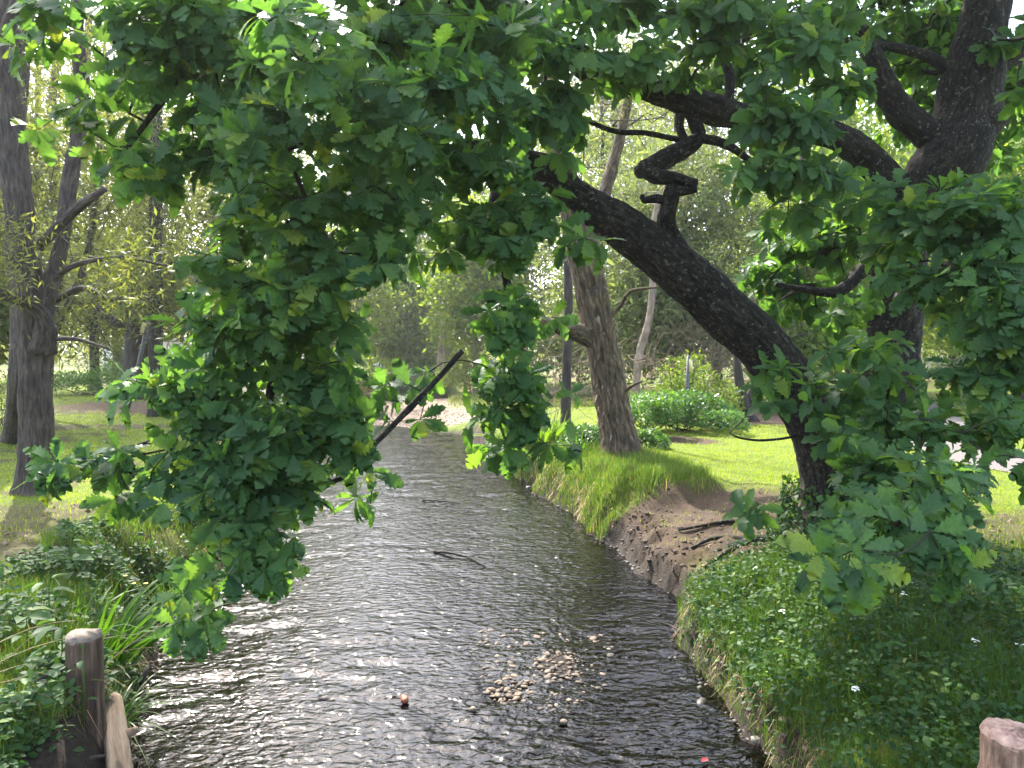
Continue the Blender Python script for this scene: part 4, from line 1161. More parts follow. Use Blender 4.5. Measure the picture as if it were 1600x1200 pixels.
ST = [[(973, 716, 14.7, 33), (968, 690, 14.7, 27), (955, 620, 14.7, 25), (941, 540, 14.7, 23.5), (926, 470, 14.7, 23), (914, 410, 14.7, 24), (902, 350, 14.8, 20), (886, 280, 14.9, 16), (866, 190, 15, 12), (850, 60, 15, 9)],
      [(928, 530, 14.65, 15), (905, 520, 14.5, 13), (878, 512, 14.3, 10), (845, 500, 14.2, 6)], [(914, 400, 14.7, 14), (935, 330, 15, 10), (960, 250, 15.4, 8), (985, 140, 15.8, 6)],
      [(950, 500, 14.6, 3.5), (972, 475, 14.5, 3), (985, 455, 14.4, 2.5), (1035, 448, 14.2, 1.2)], [(960, 630, 14.6, 2.5), (985, 605, 14.5, 2), (1004, 596, 14.4, 1.5)]]
pb = tree('paperbark_tree', 'leaning paperbark with shaggy peeling tan bark on the grassy bank', ST,
          [(870, 120, 15, 1.8, 1.6, 1.4, .5), (980, 150, 15.6, 1.6, 1.4, 1.6, .5)], M_OLIVE, M_PAPERBARK, n=110, per=34, spread=.3, ln=.09, wd=.18, sides=56, amp=.075, freq=9, flare=.08, seed=51, twig=M_DARKBARK)
M_FLAKE = bark_mat('paperbark_flake', (0.04, 0.028, 0.018), (0.16, 0.12, 0.078), (0.33, 0.265, 0.18), 1.0, 5, 0.1)
for s, n in ((ST[0][1:7], 520), (ST[1], 160)):
    paper_flakes(pb, *limb(s), n, M_FLAKE)

tree('slim_tree', 'slim dark trunk close behind the paperbark on its stream side',
     [[(884, 672, 19, 9), (884, 640, 19, 7.5), (886, 560, 19, 7), (888, 470, 19, 6.5), (885, 380, 19, 5), (880, 280, 19, 4)]], [(880, 250, 19, 1.6, 1.4, 1.2, 1)], M_OLIVE, M_DARKBARK, n=45, per=30, ln=.1, wd=.17, seed=55)
tree('gum_tree', 'pale bent gum trunk leaning behind the green mounds',
     [[(990, 640, 25, 6.5), (994, 600, 25, 6), (1000, 550, 25, 6), (1014, 500, 25, 5.5), (1020, 440, 25, 5), (1016, 380, 25, 4), (1030, 300, 25, 3)]], [(1030, 280, 25, 2, 1.6, 1.4, 1)], M_GREYGREEN, M_PALEBARK, n=55, per=30, ln=.12, wd=.17, seed=57)
tree('tea_tree', 'twisted brown multi-stemmed tea tree on red leaf litter behind the leaning limb',
     [[(1178, 662, 21.5, 9), (1165, 635, 21.5, 8), (1156, 600, 21.5, 7), (1150, 540, 21.5, 5), (1145, 460, 21.5, 4)], [(1168, 630, 21.5, 6), (1180, 600, 21.5, 5), (1195, 560, 21.5, 4), (1190, 480, 21.5, 3)],
      [(1172, 640, 21.5, 6), (1186, 610, 21.6, 5), (1205, 590, 21.7, 4), (1225, 560, 21.8, 3)]], [(1160, 420, 21.5, 1.4, 1.2, 1.2, .6), (1205, 480, 21.5, 1.0, 1, .8, .4)], M_GREYGREEN, M_DARKBARK, n=90, per=30, spread=.25, ln=.09, wd=.2, seed=59)


# thickets of dead twigs
def thicket(label, blobs, n, mat, seed):
    a = Acc()
    c0 = P(blobs[0][0], blobs[0][1], blobs[0][2])
    for (px, py, Y, rx, ry, rz, sh) in blobs:
        q = sample_blob(P(px, py, Y), (rx, ry, rz), int(n * sh))
        for s in q:
            d = nrm(RNG.normal(size=3) * np.array([1, .6, .8]) + np.array([0, 0, .25]))
            L = RNG.uniform(.5, 1.6)
            m = np.linspace(0, 1, 5)[:, None]
            sidev = RNG.normal(size=3) * .18 * L
            pth = s + d * L * m + sidev * np.sin(m * 3.1) + RNG.normal(size=(5, 3)) * .03
            pth[:, 2] = np.maximum(pth[:, 2], G(pth[:, 0], pth[:, 1]) + .02)
            V, Q, T, bk, _ = tube(pth, np.linspace(1, .35, 5) * RNG.uniform(.006, .016), 3, False)
            a.add(V, Q, None, bk=bk)
    t = empty('dead_thicket', (c0[0], c0[1], G(c0[0], c0[1])), label, 'thicket', 'dead twig thickets')
    link('twigs', a.mesh('twigs', mat), t)['kind'] = 'stuff'
    return t


thicket('tan tangle of dead twigs behind the arching limbs', [(1130, 300, 30, 2.2, 1.4, 2.2, .4), (1130, 560, 25, 2.0, 1.2, 1.3, .6)], 620, M_DEADWOOD, 1)
thicket('bleached dead twigs leaning beside the shaggy paperbark', [(880, 600, 20, 1.0, .8, .9, .5), (1010, 590, 22, 1.0, .8, .9, .5)], 150, M_DEADWOOD, 2)
thicket('grey bare twigs crossing behind the left trunks', [(130, 470, 20, 2.2, 1.2, 1.6, .6), (60, 350, 18, 1.6, 1.2, 1.6, .4)], 200, M_DARKBARK, 3)


# ------------------------------------------------------------------ shrubs
def shrub(name, label, px, py, Y, rx, ry, rz, leaf, n=2600, ln=.09, wd=.55, tint=.5, lumps=7, group='shrubs and green mounds', cat='shrub', stems=8):
    x0 = P(px, py, Y)[0]
    z0 = float(G(x0, Y))
    t = empty(name, (x0, Y, z0 - .02), label, cat, group)
    lc = np.c_[RNG.uniform(-.65, .65, lumps) * rx, RNG.uniform(-.6, .6, lumps) * ry, RNG.uniform(.2, .62, lumps) * rz]
    lr = RNG.uniform(.35, .55, lumps)
    k = RNG.integers(0, lumps, n)
    v = rand_dir(n)
    v[:, 2] = np.abs(v[:, 2]) * 1.0 - .15
    r = .72 + .33 * RNG.random(n) ** .6
    O = lc[k] + v * lr[k][:, None] * r[:, None] * np.array([rx, ry, rz])
    O += np.array([x0, Y, 0])
    O[:, 2] = G(O[:, 0], O[:, 1]) + np.maximum(O[:, 2], .02)
    D = nrm(v + RNG.normal(size=(n, 3)) * .6 + np.array([0, 0, -.15]))
    Nn = v + np.array([0, 0, .7]) + RNG.normal(size=(n, 3)) * .35
    V, Q, T = leaves_geo(DIAMOND, O, D, Nn, RNG.normal(ln, ln * .25, n).clip(.02), RNG.normal(.1, .1, n), RNG.normal(.1, .1, n), wd)
    a = Acc()
    a.add(V, Q, None, tint=np.repeat(np.clip(RNG.normal(tint, .18, n), 0, 1), 4))
    o = link('foliage', a.mesh('foliage', leaf, False), t)
    o['kind'] = 'stuff'
    s = Acc()
    for i in range(stems):
        e = O[RNG.integers(0, n)]
        b0 = np.array([x0, Y, z0 - .04]) + RNG.normal(size=3) * np.array([.12 * rx, .12 * ry, 0])
        m = np.linspace(0, 1, 5)[:, None]
        pth = b0 + (e - b0) * m + RNG.normal(size=(5, 3)) * .03
        V, Q, T, bk, _ = tube(pth, np.linspace(.018, .006, 5), 4, False)
        s.add(V, Q, None, bk=bk)
    link('stems', s.mesh('stems', M_TWIG), t)
    return t


shrub('ivy_mound', 'widest dark green leafy mound on the lawn below the plate on a pole', 1065, 655, 19.0, 1.55, 1.1, 1.0, M_MOUND, 5200, .085, .6, .45, 9)
shrub('ivy_mound', 'bright green rounded mound between paperbark and the widest mound', 1008, 640, 18.0, .8, .8, 1.05, M_MOUND, 2600, .085, .6, .7, 6)
shrub('ivy_mound', 'low dark leafy mound at the foot of the paperbark, stream side', 925, 690, 15.9, .75, .6, .55, M_MOUND, 2200, .075, .6, .4, 6)
shrub('ivy_mound', 'small green mound touching the right foot of the paperbark', 1015, 685, 15.8, .45, .45, .42, M_MOUND, 1300, .07, .6, .6, 5)
shrub('ivy_mound', 'low weedy strip ending the mounds near the tea tree', 1130, 668, 19.5, .9, .6, .45, M_MOUND, 1700, .08, .5, .6, 6)
shrub('yellow_shrub', 'yellow-green shrub behind the widest mound around the plate pole', 1068, 618, 21.5, 1.1, .8, 1.9, M_LIME, 2600, .1, .45, .45, 7)
shrub('yellow_shrub', 'yellow-leaved sapling right of the widest mound', 1128, 610, 21.0, .5, .5, 1.7, M_LIME, 700, .1, .45, .5, 5)
shrub('dark_shrub', 'dark green bush under the bend of the leaning limb', 1235, 640, 23.5, .9, .8, 1.6, M_MOUND, 1900, .11, .45, .3, 6)
shrub('bank_shrub', 'pale leafy shrub row at the back of the left lawn', 130, 592, 33, 3.6, 1.0, 1.3, M_MOUND, 3600, .13, .4, .75, 12)
shrub('bank_shrub', 'dim shrub with small pale leaves in front of the white wall', 190, 570, 36, 2.0, 1.0, 2.6, M_GREYGREEN, 2200, .13, .4, .6, 8)
shrub('bank_shrub', 'small shrub at the left edge behind the thin sapling', 10, 620, 20, 1.2, .9, 1.6, M_GREYGREEN, 1700, .1, .4, .5, 7)
shrub('bank_shrub', 'sunlit lime shrub above the far end of the gravel bank', 570, 590, 46, 2.4, 1.5, 2.4, M_LIME, 2600, .16, .5, .7, 8)
shrub('bank_shrub', 'dark low shrub beside the water beyond the gravel bank', 640, 615, 46.5, 2.0, 1.0, 1.5, M_MOUND, 1800, .15, .5, .25, 7)
shrub('bank_shrub', 'bright shrub on the grassy rise right of the gravel bank', 740, 590, 40, 1.8, 1.2, 2.4, M_LIME, 2600, .15, .5, .7, 8)
shrub('bank_shrub', 'green shrub overhanging the left bank behind the leaf curtain', 470, 640, 27, 2.0, 1.2, 2.2, M_GREYGREEN, 2600, .12, .45, .5, 8)
shrub('pink_shrub', 'pink-flowering shrub across the path at the right edge', 1566, 585, 33, 1.3, 1.0, 1.9, leaf_mat('pink_leaf', [(0, (.10, .16, .04)), (.5, (.30, .16, .10)), (1, (.55, .22, .17))], .35, (1.3, 1.1, .9)), 1700, .14, .6, .5, 7)
shrub('bank_shrub', 'grey-white shrub on the far lawn beyond the oak trunk', 1455, 578, 50, 2.2, 1.4, 2.3, leaf_mat('grey_leaf', [(0, (.16, .19, .14)), (1, (.42, .45, .38))], .35, (1.2, 1.2, .9)), 1900, .16, .45, .5, 7)
shrub('bank_shrub', 'leafy bush behind the far path end under oak leaves', 1530, 605, 25, .9, .8, 1.0, M_MOUND, 1500, .1, .5, .6, 6)


# strap-leaved plants
def strap_plant(name, label, px, py, Y, n, length, width, mat, spread=.35, rad=.12, cat='plant', group='strap-leaved plants on the banks', tint=.5, stiff=.5, lean=(0, 0), base=None):
    if base is None:
        x0 = P(px, py, Y)[0]
        base = np.array([x0, Y, float(G(x0, Y)) - .03])
    th = RNG.random(n) * 6.28
    rr = np.sqrt(RNG.random(n)) * rad
    O = base + np.c_[np.cos(th) * rr, np.sin(th) * rr, np.zeros(n)]
    out = np.c_[np.cos(th), np.sin(th), np.zeros(n)] * (RNG.random(n)[:, None] * spread * 2) + np.array([lean[0], lean[1], 0])
    L = RNG.uniform(.55, 1.0, n) * length
    D0 = nrm(out + np.array([0, 0, 1.0]))
    K = 6
    s = np.linspace(0, 1, K)
    bend = RNG.uniform(.1, 1.0, n) * (1 - stiff) * 2
    hor = nrm(out + 1e-6)
    C = O[:, None] + L[:, None, None] * (s[None, :, None] * D0[:, None] + (bend[:, None] * s[None] ** 2.2)[..., None] * (hor * .55 + np.array([0, 0, -.62]))[:, None])
    side = nrm(np.cross(D0, hor + RNG.normal(size=(n, 3)) * .3))
    wv = width * np.array([.7, 1, .95, .75, .45, .04]) * .5
    Lf, Rt = C + side[:, None] * wv[None, :, None], C - side[:, None] * wv[None, :, None]
    V = np.stack([Lf, Rt], 2).reshape(n, K * 2, 3)
    Q = np.array([(2 * i, 2 * i + 1, 2 * i + 3, 2 * i + 2) for i in range(K - 1)])
    QQ = (Q[None] + (np.arange(n) * K * 2)[:, None, None]).reshape(-1, 4)
    tn = np.repeat(np.clip(RNG.normal(tint, .18, n), 0, 1), K * 2)
    return V, QQ, tn, base


def strap_thing(name, label, *a, blades=True, **k):
    V, Q, tn, base = strap_plant(name, label, *a, **k)
    mat = a[6]
    t = empty(name, tuple(base), label, k.get('cat', 'plant'), k.get('group', 'strap-leaved plants on the banks'))
    nb = len(V)
    big = blades and nb <= 300
    if big:
        for i in range(nb):
            link('leaf', mk_mesh('leaf', V[i] , Q[:5], None, mat, True, {'tint': tn[:12]}), t)
    else:
        o = link('blades', mk_mesh('blades', V.reshape(-1, 3), Q, None, mat, True, {'tint': tn}), t)
        o['kind'] = 'stuff'
    return t


strap_thing('flax_clump', 'lush strap-leaved clump on the left bank above the cut stake', 150, 985, 5.9, 120, .95, .034, M_STRAP, spread=.5, rad=.30, stiff=.55, lean=(.22, 0))
strap_thing('flax_clump', 'smaller strap-leaved tuft drooping beside the cut stake over the water', 178, 1090, 4.9, 60, .48, .012, M_STRAP, spread=.5, rad=.10, stiff=.2)
strap_thing('rush_tussock', 'upright dark rush tussock on the left bank under the leaf curtain', 292, 838, 8.6, 420, .85, .010, M_LONG, spread=.25, rad=.28, stiff=.8, tint=.35)
strap_thing('flax_clump', 'bright sunlit strap-leaved plants on the bank left of the slim dark trunk', 845, 700, 17.4, 160, 1.0, .05, M_STRAP, spread=.5, rad=.6, tint=.9)
strap_thing('flax_clump', 'sunlit strap leaves hanging at the water edge below the slim trunk', 815, 715, 18.4, 110, .9, .05, M_STRAP, spread=.6, rad=.5, tint=.85)
strap_thing('flax_clump', 'dark strap leaves beside the low mound at the paperbark', 905, 700, 15.3, 60, .6, .04, M_STRAP, spread=.5, rad=.2, tint=.4)
strap_thing('flax_clump', 'brown withered flax hanging by the far water', 545, 630, 43, 150, 2.2, .09, M_STRAW, spread=.6, rad=.9, stiff=.2)
strap_thing('flax_clump', 'grassy strap tuft at the edge of the ivy by the bare earth', 1500, 905, 6.3, 50, .5, .016, M_STRAP, spread=.7, rad=.15, stiff=.2, tint=.4)

# ------------------------------------------------------------------ grass and ground cover
def blades(name, label, x, y, h, wdt, mat, tint, lean=.5, K=3, cat='grass', hang=None):
    n = len(x)
    z = G(x, y) - .01
    O = np.c_[x, y, z]
    th = RNG.random(n) * 6.28
    hor = np.c_[np.cos(th), np.sin(th), np.zeros(n)]
    if hang is not None:
        hor = nrm(hor * .5 + hang)
    bend = RNG.uniform(.1, 1, n) * lean
    side = np.c_[-hor[:, 1], hor[:, 0], np.zeros(n)]
    turn = RNG.normal(size=(n, 1)) * .8
    side = nrm(side + hor * turn)
    s = np.linspace(0, 1, K)
    up = np.array([0, 0, 1.0])
    C = O[:, None] + h[:, None, None] * ((s[None] - .35 * bend[:, None] * s[None] ** 2)[..., None] * up + (bend[:, None] * s[None] ** 1.7)[..., None] * hor[:, None])
    if hang is not None:
        C[..., 2] -= (h[:, None] * s[None] ** 2 * RNG.uniform(.8, 1.9, n)[:, None])
    wv = np.array([1, .85, .5])[:K - 1] if K == 3 else np.array([1.0])
    Lf = C[:, :-1] + side[:, None] * (wdt[:, None] * wv[None] * .5)[..., None]
    Rt = C[:, :-1] - side[:, None] * (wdt[:, None] * wv[None] * .5)[..., None]
    V = np.concatenate([np.stack([Lf, Rt], 2).reshape(n, -1, 3), C[:, -1:]], 1)
    m = V.shape[1]
    off = (np.arange(n) * m)
    Q = None
    if K == 3:
        Q = np.stack([off, off + 1, off + 3, off + 2], 1)
    T = np.stack([off + m - 3, off + m - 2, off + m - 1], 1)
    me = mk_mesh(name, V.reshape(-1, 3), Q, T, mat, False, {'tint': np.repeat(np.clip(tint, 0, 1), m)})
    return tag(link(name, me), label, cat, kind='stuff')


def scatter(n, y0, y1, a0, a1, p=1.0):
    """points thinning out with distance: even in bearing and in log distance"""
    Y = np.exp(RNG.uniform(np.log(y0), np.log(y1), n)) if p == 1 else RNG.uniform(y0, y1, n)
    X = RNG.uniform(a0, a1, n) * Y
    return X, Y


# lawn
X, Y = scatter(260000, 8.0, 48, -.72, .74)
dm, lm_, gm_, wet_shade_m, d, right = masks(X, Y)
keep = (d > .25) & (RNG.random(len(X)) > dm * .88) & (RNG.random(len(X)) > lm_ * .85) & (gm_ < .15) & (path_dist(X, Y) > 1.02) & (np.hypot(X - OAK[0], Y - OAK[1]) > .5)
X, Y, right = X[keep], Y[keep], right[keep]
kk = n2(X, Y, .9, 3, 81)
hh = RNG.uniform(.03, .075, len(X)) * (.7 + .8 * kk)
blades('lawn_grass', 'short mown lawn on both banks', X, Y, hh, .0042 * (1 + Y * .10), M_LAWN, RNG.normal(.42, .16, len(X)) + (kk - .5) * .5 + np.where(right, .04, .10) + (RNG.random(len(X)) < .05) * .4, .7, 2)


def bank_grass(name, label, n, y0, y1, side, dmin, dmax, h0, h1, wd, tint, mat=M_LONG, hang=False, seed=0, dens=None, soft=0):
    Y = np.exp(RNG.uniform(np.log(y0), np.log(y1), n))
    dd = dmin + (dmax - dmin) * RNG.random(n)
    xl, xr = edges(Y)
    X = np.where(side > 0, xr + dd, xl - dd)
    k_ = n2(X, Y, 2.2, 3, 90 + seed)
    dm = masks(X, Y)[0] if side > 0 else np.zeros(n)
    keep = (RNG.random(n) < sstep(.30 - soft, .58 - soft, k_)) & (RNG.random(n) > dm * .97)
    if side < 0:
        keep &= ~((X > -2.5) & (Y < 4.95))
    if dens is not None:
        keep &= RNG.random(n) < dens(X, Y)
    X, Y, k_ = X[keep], Y[keep], k_[keep]
    m = len(X)
    hg = None
    if hang:
        hg = np.tile(np.array([-side * 1.0, 0, 0.0]), (m, 1))
    return blades(name, label, X, Y, RNG.uniform(h0, h1, m) * (.6 + .8 * k_), RNG.uniform(.7, 1.3, m) * wd, mat, RNG.normal(tint, .16, m) + (RNG.random(m) < .06) * .5, .75, 3, hang=hg)


bank_grass('bank_grass', 'long tufted grass on the right bank below the paperbark', 30000, 11.6, 18.5, 1, -.03, 1.9, .09, .24, .008, .62, seed=1, soft=.25)
bank_grass('bank_grass', 'fresh grass fringing the right bank at the water near the camera', 26000, 3.6, 8.6, 1, -.02, 1.6, .10, .26, .0055, .30, seed=2, soft=.22)
bank_grass('bank_grass', 'thin grass mixed into the ground cover on the right', 25000, 3.2, 8.4, 1, .3, 4.6, .08, .26, .0045, .28, seed=3, soft=.1)
bank_grass('bank_grass', 'rank grass along the left bank', 26000, 3.6, 12, -1, .0, 1.1, .07, .24, .006, .55, seed=4, soft=.1)
bank_grass('bank_grass', 'grass fringe on the far left bank behind the leaf curtain', 9000, 12, 27, -1, .0, 1.5, .15, .35, .012, .55, seed=5)
bank_grass('bank_grass', 'bright grass on the rise beyond the gravel bank', 5000, 25, 44, 1, 6.0, 9.5, .2, .45, .02, .75, seed=6)
bank_grass('dry_grass', 'straw-coloured dead grass hanging over the right bank edge', 900, 4.2, 8.0, 1, -.02, .22, .12, .32, .005, .25, M_STRAW, True, 7)
bank_grass('dry_grass', 'dead grass hanging over the middle right bank', 900, 11.5, 17, 1, -.02, .3, .12, .3, .009, .4, M_STRAW, True, 8)
bank_grass('dry_grass', 'dead grass hanging over the left bank edge', 1500, 4.0, 11, -1, -.02, .3, .12, .35, .006, .4, M_STRAW, True, 9)


def cover(name, label, X, Y, ln, wd, mat, tint, hmax=.16, cat='ground cover'):
    n = len(X)
    up = RNG.random(n) ** .7 * hmax
    O = np.c_[X, Y, G(X, Y) + .02 + up]
    D = rand_dir(n)
    D[:, 2] = D[:, 2] * .35 + .05
    Nn = np.array([0, -.25, 1.0]) + RNG.normal(size=(n, 3)) * .4
    V, Q, T = leaves_geo(ovate_template(), O, D, Nn, RNG.normal(ln, ln * .25, n).clip(.015), RNG.normal(.15, .12, n), RNG.normal(.25, .15, n), wd)
    a = Acc()
    a.add(V, None, T, tint=np.repeat(np.clip(tint, 0, 1), 7))
    return tag(link(name, a.mesh(name, mat)), label, cat, kind='stuff')


# ivy and creeping weed on the right bank
n = 54000
Y = np.exp(RNG.uniform(np.log(3.3), np.log(9.4), n))
xl, xr = edges(Y)
X = xr + RNG.random(n) * 6.5 + .02
k_ = n2(X, Y, 1.5, 3, 95)
ivy = sstep(2.3, 1.2, np.hypot((X - OAK[0] - .6) / 1.35, (Y - 7.4)))
zone = np.clip(ivy + (.25 + .75 * sstep(.34, .52, k_)) * sstep(8.2, 7.2, Y), 0, 1) * sstep(5.6, 4.4, X - .25 * (6 - Y))
zone *= 1 - .9 * sstep(8.55, 9.0, Y) * (X < OAK[0] + .2)
keep = (RNG.random(n) < zone) & (X < .72 * Y + 1.2) & (np.hypot(X - 2.42, Y - 3.7) > .32)
X, Y, k_ = X[keep], Y[keep], k_[keep]
cover('creeping_weed', 'leafy creeping ground cover and ivy spreading on the right bank', X, Y, .047, 1.3, M_COVER, RNG.normal(.40, .18, len(X)) + .7 * (k_ - .5) + (RNG.random(len(X)) < .05) * .4, .17)
# ivy climbing the oak foot
n = 1500
th = RNG.random(n) * 6.28
hh = RNG.random(n) ** 1.8 * .55
R0 = .42 + .12 * np.exp(-hh / .15)
O = np.c_[OAK[0] + .12 + np.cos(th) * R0 * 1.15, OAK[1] + .08 + np.sin(th) * R0, oz + hh]
nn = np.c_[np.cos(th), np.sin(th), np.full(n, .35)]
V, Q, T = leaves_geo(ovate_template(), O, nrm(RNG.normal(size=(n, 3)) * .6 + np.array([0, 0, -.5])), nn, RNG.normal(.06, .012, n), RNG.normal(.1, .1, n), RNG.normal(.2, .1, n), 1.5)
a = Acc()
a.add(V, None, T, tint=np.repeat(np.clip(RNG.normal(.3, .15, n), 0, 1), 7))
tag(link('oak_ivy', a.mesh('oak_ivy', M_COVER)), 'ivy climbing the foot of the oak', 'ivy', kind='stuff')

# weeds on the left bank
n = 26000
Y = np.exp(RNG.uniform(np.log(3.3), np.log(10), n))
xl, xr = edges(Y)
X = xl - RNG.random(n) * np.interp(Y, [3, 5.5, 7, 10], [2.4, 1.9, 1.0, .7])
k_ = n2(X, Y, 1.6, 3, 97)
keep = (RNG.random(n) < sstep(.32, .55, k_)) & ~((X > -2.5) & (Y < 4.95))
X, Y, k_ = X[keep], Y[keep], k_[keep]
cover('creeping_weed', 'mixed leafy weeds covering the left bank', X, Y, .055, 1.2, M_COVER, RNG.normal(.5, .17, len(X)) + (RNG.random(len(X)) < .06) * .4, .20)

# weeds hanging down the steep left bank by the stake
n = 2600
Y = RNG.uniform(3.4, 5.3, n)
xl, xr = edges(Y)
X = xl - RNG.random(n) * .4 + .04
keep = (np.hypot(X + 2.47, (Y - 4.4) * .4) > .16) & (RNG.random(n) < sstep(.35, .55, n2(X, Y, 3.0, 2, 99)))
X, Y = X[keep], Y[keep]
cover('creeping_weed', 'weeds clinging to the steep earth bank below the stake', X, Y, .045, 1.2, M_COVER, RNG.normal(.45, .17, len(X)), .08)

# ------------------------------------------------------------------ stones
def stone_mesh(seed, nu=8, nv=5):
    r = np.random.default_rng(seed)
    V = [(0, 0, 1)]
    for i in range(1, nv):
        p_ = math.pi * i / nv
        for j in range(nu):
            q_ = 2 * math.pi * (j + .5 * (i % 2)) / nu
            V.append((math.sin(p_) * math.cos(q_), math.sin(p_) * math.sin(q_), math.cos(p_)))
    V.append((0, 0, -1))
    V = np.array(V) * (1 + r.normal(0, .11, (len(V), 1))) * np.array([1, r.uniform(.62, .9), r.uniform(.42, .62)])
    Q, T = [], []
    for i in range(nv - 2):
        for j in range(nu):
            a_, b_ = 1 + i * nu + j, 1 + i * nu + (j + 1) % nu
            Q.append((a_, a_ + nu, b_ + nu, b_))
    for j in range(nu):
        T.append((0, 1 + j, 1 + (j + 1) % nu))
        e = 1 + (nv - 2) * nu
        T.append((len(V) - 1, e + (j + 1) % nu, e + j))
    return V, np.array(Q), np.array(T)


STONES = [stone_mesh(s, 6, 4) for s in range(10)]
COARSE = [stone_mesh(s + 50, 5, 3) for s in range(10)]
STONE_ME = [mk_mesh('pebble', *q, M_STONE_O) for q in STONES]
WET_O = tint_mat('wet_stone_single', [(0, (0.012, 0.010, 0.009)), (0.6, (0.035, 0.028, 0.022)), (1, (0.07, 0.052, 0.04))], 0.6, from_object=True)
WET_ME = [mk_mesh('stream_stone', *q, WET_O) for q in STONES]


def put_stone(name, me, x, y, z, s, label, group, cat):
    o = bpy.data.objects.new(name, me)
    COL.objects.link(o)
    o.location = (x, y, z)
    o.scale = (s, s, s)
    if name == 'pebble':
        o.scale = (s * 1.15, s * 1.05, s * .75)
    o.rotation_euler = (RNG.normal(0, .15), RNG.normal(0, .15), RNG.random() * 6.28)
    return tag(o, label, cat, group)


def water_xy(px, py, z=0.0):
    Y_ = gy_of(px, py, z)
    return P(px, py, Y_)


# gravel patch in midstream
bx, by = [], []
while len(bx) < 900:
    u, v = RNG.uniform(690, 960), RNG.uniform(975, 1125)
    k = n2(np.array([u]), np.array([v]), .018, 3, 7)[0]
    e = ((u - 858 + (v - 1060) * .1) / 98) ** 2 + ((v - 1056) / 62) ** 2
    e2 = ((u - 850) / 150) ** 2 + ((v - 1000) / 45) ** 2
    if e + (k - .5) * 1.2 < 1 or (e2 + (k - .5) * 2 < 1 and RNG.random() < .5):
        q = water_xy(u, v)
        bx.append(q[0]); by.append(q[1])
bx, by = np.array(bx), np.array(by)
sz = np.clip(RNG.lognormal(math.log(.018), .42, len(bx)), .008, .045)
order = np.argsort(-sz)
for i in order[:300]:
    z = max(G(bx[i], by[i]), -.012) + sz[i] * .2
    uu_, vv_, _f = proj(np.array([bx[i], by[i], z]))
    where = ('at the upper edge' if vv_ < 1010 else 'at the lower edge' if vv_ > 1100 else 'in the middle') + (', left part' if uu_ < 830 else ', right part' if uu_ > 890 else ', central part')
    put_stone('pebble', STONE_ME[int(RNG.integers(0, 10))], bx[i], by[i], z, sz[i], ('large' if sz[i] > .028 else 'medium' if sz[i] > .021 else 'small') + ' tan pebble ' + where + ', of the midstream gravel patch', 'pebbles of the midstream gravel patch', 'pebble')


def stone_stuff(name, label, x, y, z, s, mat, tint, lib=None, cat='gravel'):
    lib = lib or STONES
    a = Acc()
    k = RNG.integers(0, 10, len(x))
    th = RNG.random(len(x)) * 6.28
    for i in range(len(x)):
        V, Q, T = lib[k[i]]
        c_, s_ = math.cos(th[i]), math.sin(th[i])
        Vr = np.c_[V[:, 0] * c_ - V[:, 1] * s_, V[:, 0] * s_ + V[:, 1] * c_, V[:, 2]] * s[i] + np.array([x[i], y[i], z[i]])
        a.add(Vr, Q, T, tint=np.full(len(V), tint[i]))
    return tag(link(name, a.mesh(name, mat)), label, cat, kind='stuff')


r_ = order[300:]
stone_stuff('gravel', 'fine gravel between the midstream pebbles', bx[r_], by[r_], np.maximum(G(bx[r_], by[r_]), -.015) + .004, sz[r_], M_STONE, RNG.random(len(r_)))
# far gravel bank
n = 4200
Y = RNG.uniform(26.5, 43, n)
xl, xr = edges(Y)
X = xr + RNG.random(n) * 8 - .3
m = masks(X, Y)[2] > .3
X, Y = X[m], Y[m]
stone_stuff('gravel', 'sunlit tan gravel bank across the head of the creek', X, Y, G(X, Y) + .01, RNG.uniform(.014, .036, len(X)), M_FARGRAVEL, RNG.random(len(X)), COARSE)
# clods and crumbs on the worn bank
n = 520
Y = RNG.uniform(8.6, 12.2, n)
xl, xr = edges(Y)
X = xr + np.abs(RNG.normal(0, .45, n))
M_CLOD = tint_mat('soil_clod', [(0, (.028, .018, .011)), (.5, (.065, .042, .026)), (1, (.115, .078, .05))], .95)
stone_stuff('soil_clods', 'crumbled earth along the worn bank by the oak', X, Y, G(X, Y), np.clip(RNG.lognormal(math.log(.017), .5, n), .006, .055), M_CLOD, RNG.random(n), COARSE, 'soil')
# stony bed and margins
n = 1500
Y = np.exp(RNG.uniform(np.log(4.5), np.log(18), n))
xl, xr = edges(Y)
X = xl + (xr - xl) * RNG.random(n)
stone_stuff('gravel', 'dark wet stones on the creek bed', X, Y, G(X, Y), RNG.uniform(.02, .055, n), M_WET, RNG.random(n), COARSE)
n = 900
Y = np.exp(RNG.uniform(np.log(4.5), np.log(22), n))
xl, xr = edges(Y)
sdd = RNG.random(n) < .6
X = np.where(sdd, xr + RNG.normal(-.05, .1, n), xl + RNG.normal(.05, .1, n))
stone_stuff('gravel', 'small stones along both water edges', X, Y, np.maximum(G(X, Y), -.02), RNG.uniform(.012, .04, n), M_WET, RNG.random(n), COARSE)

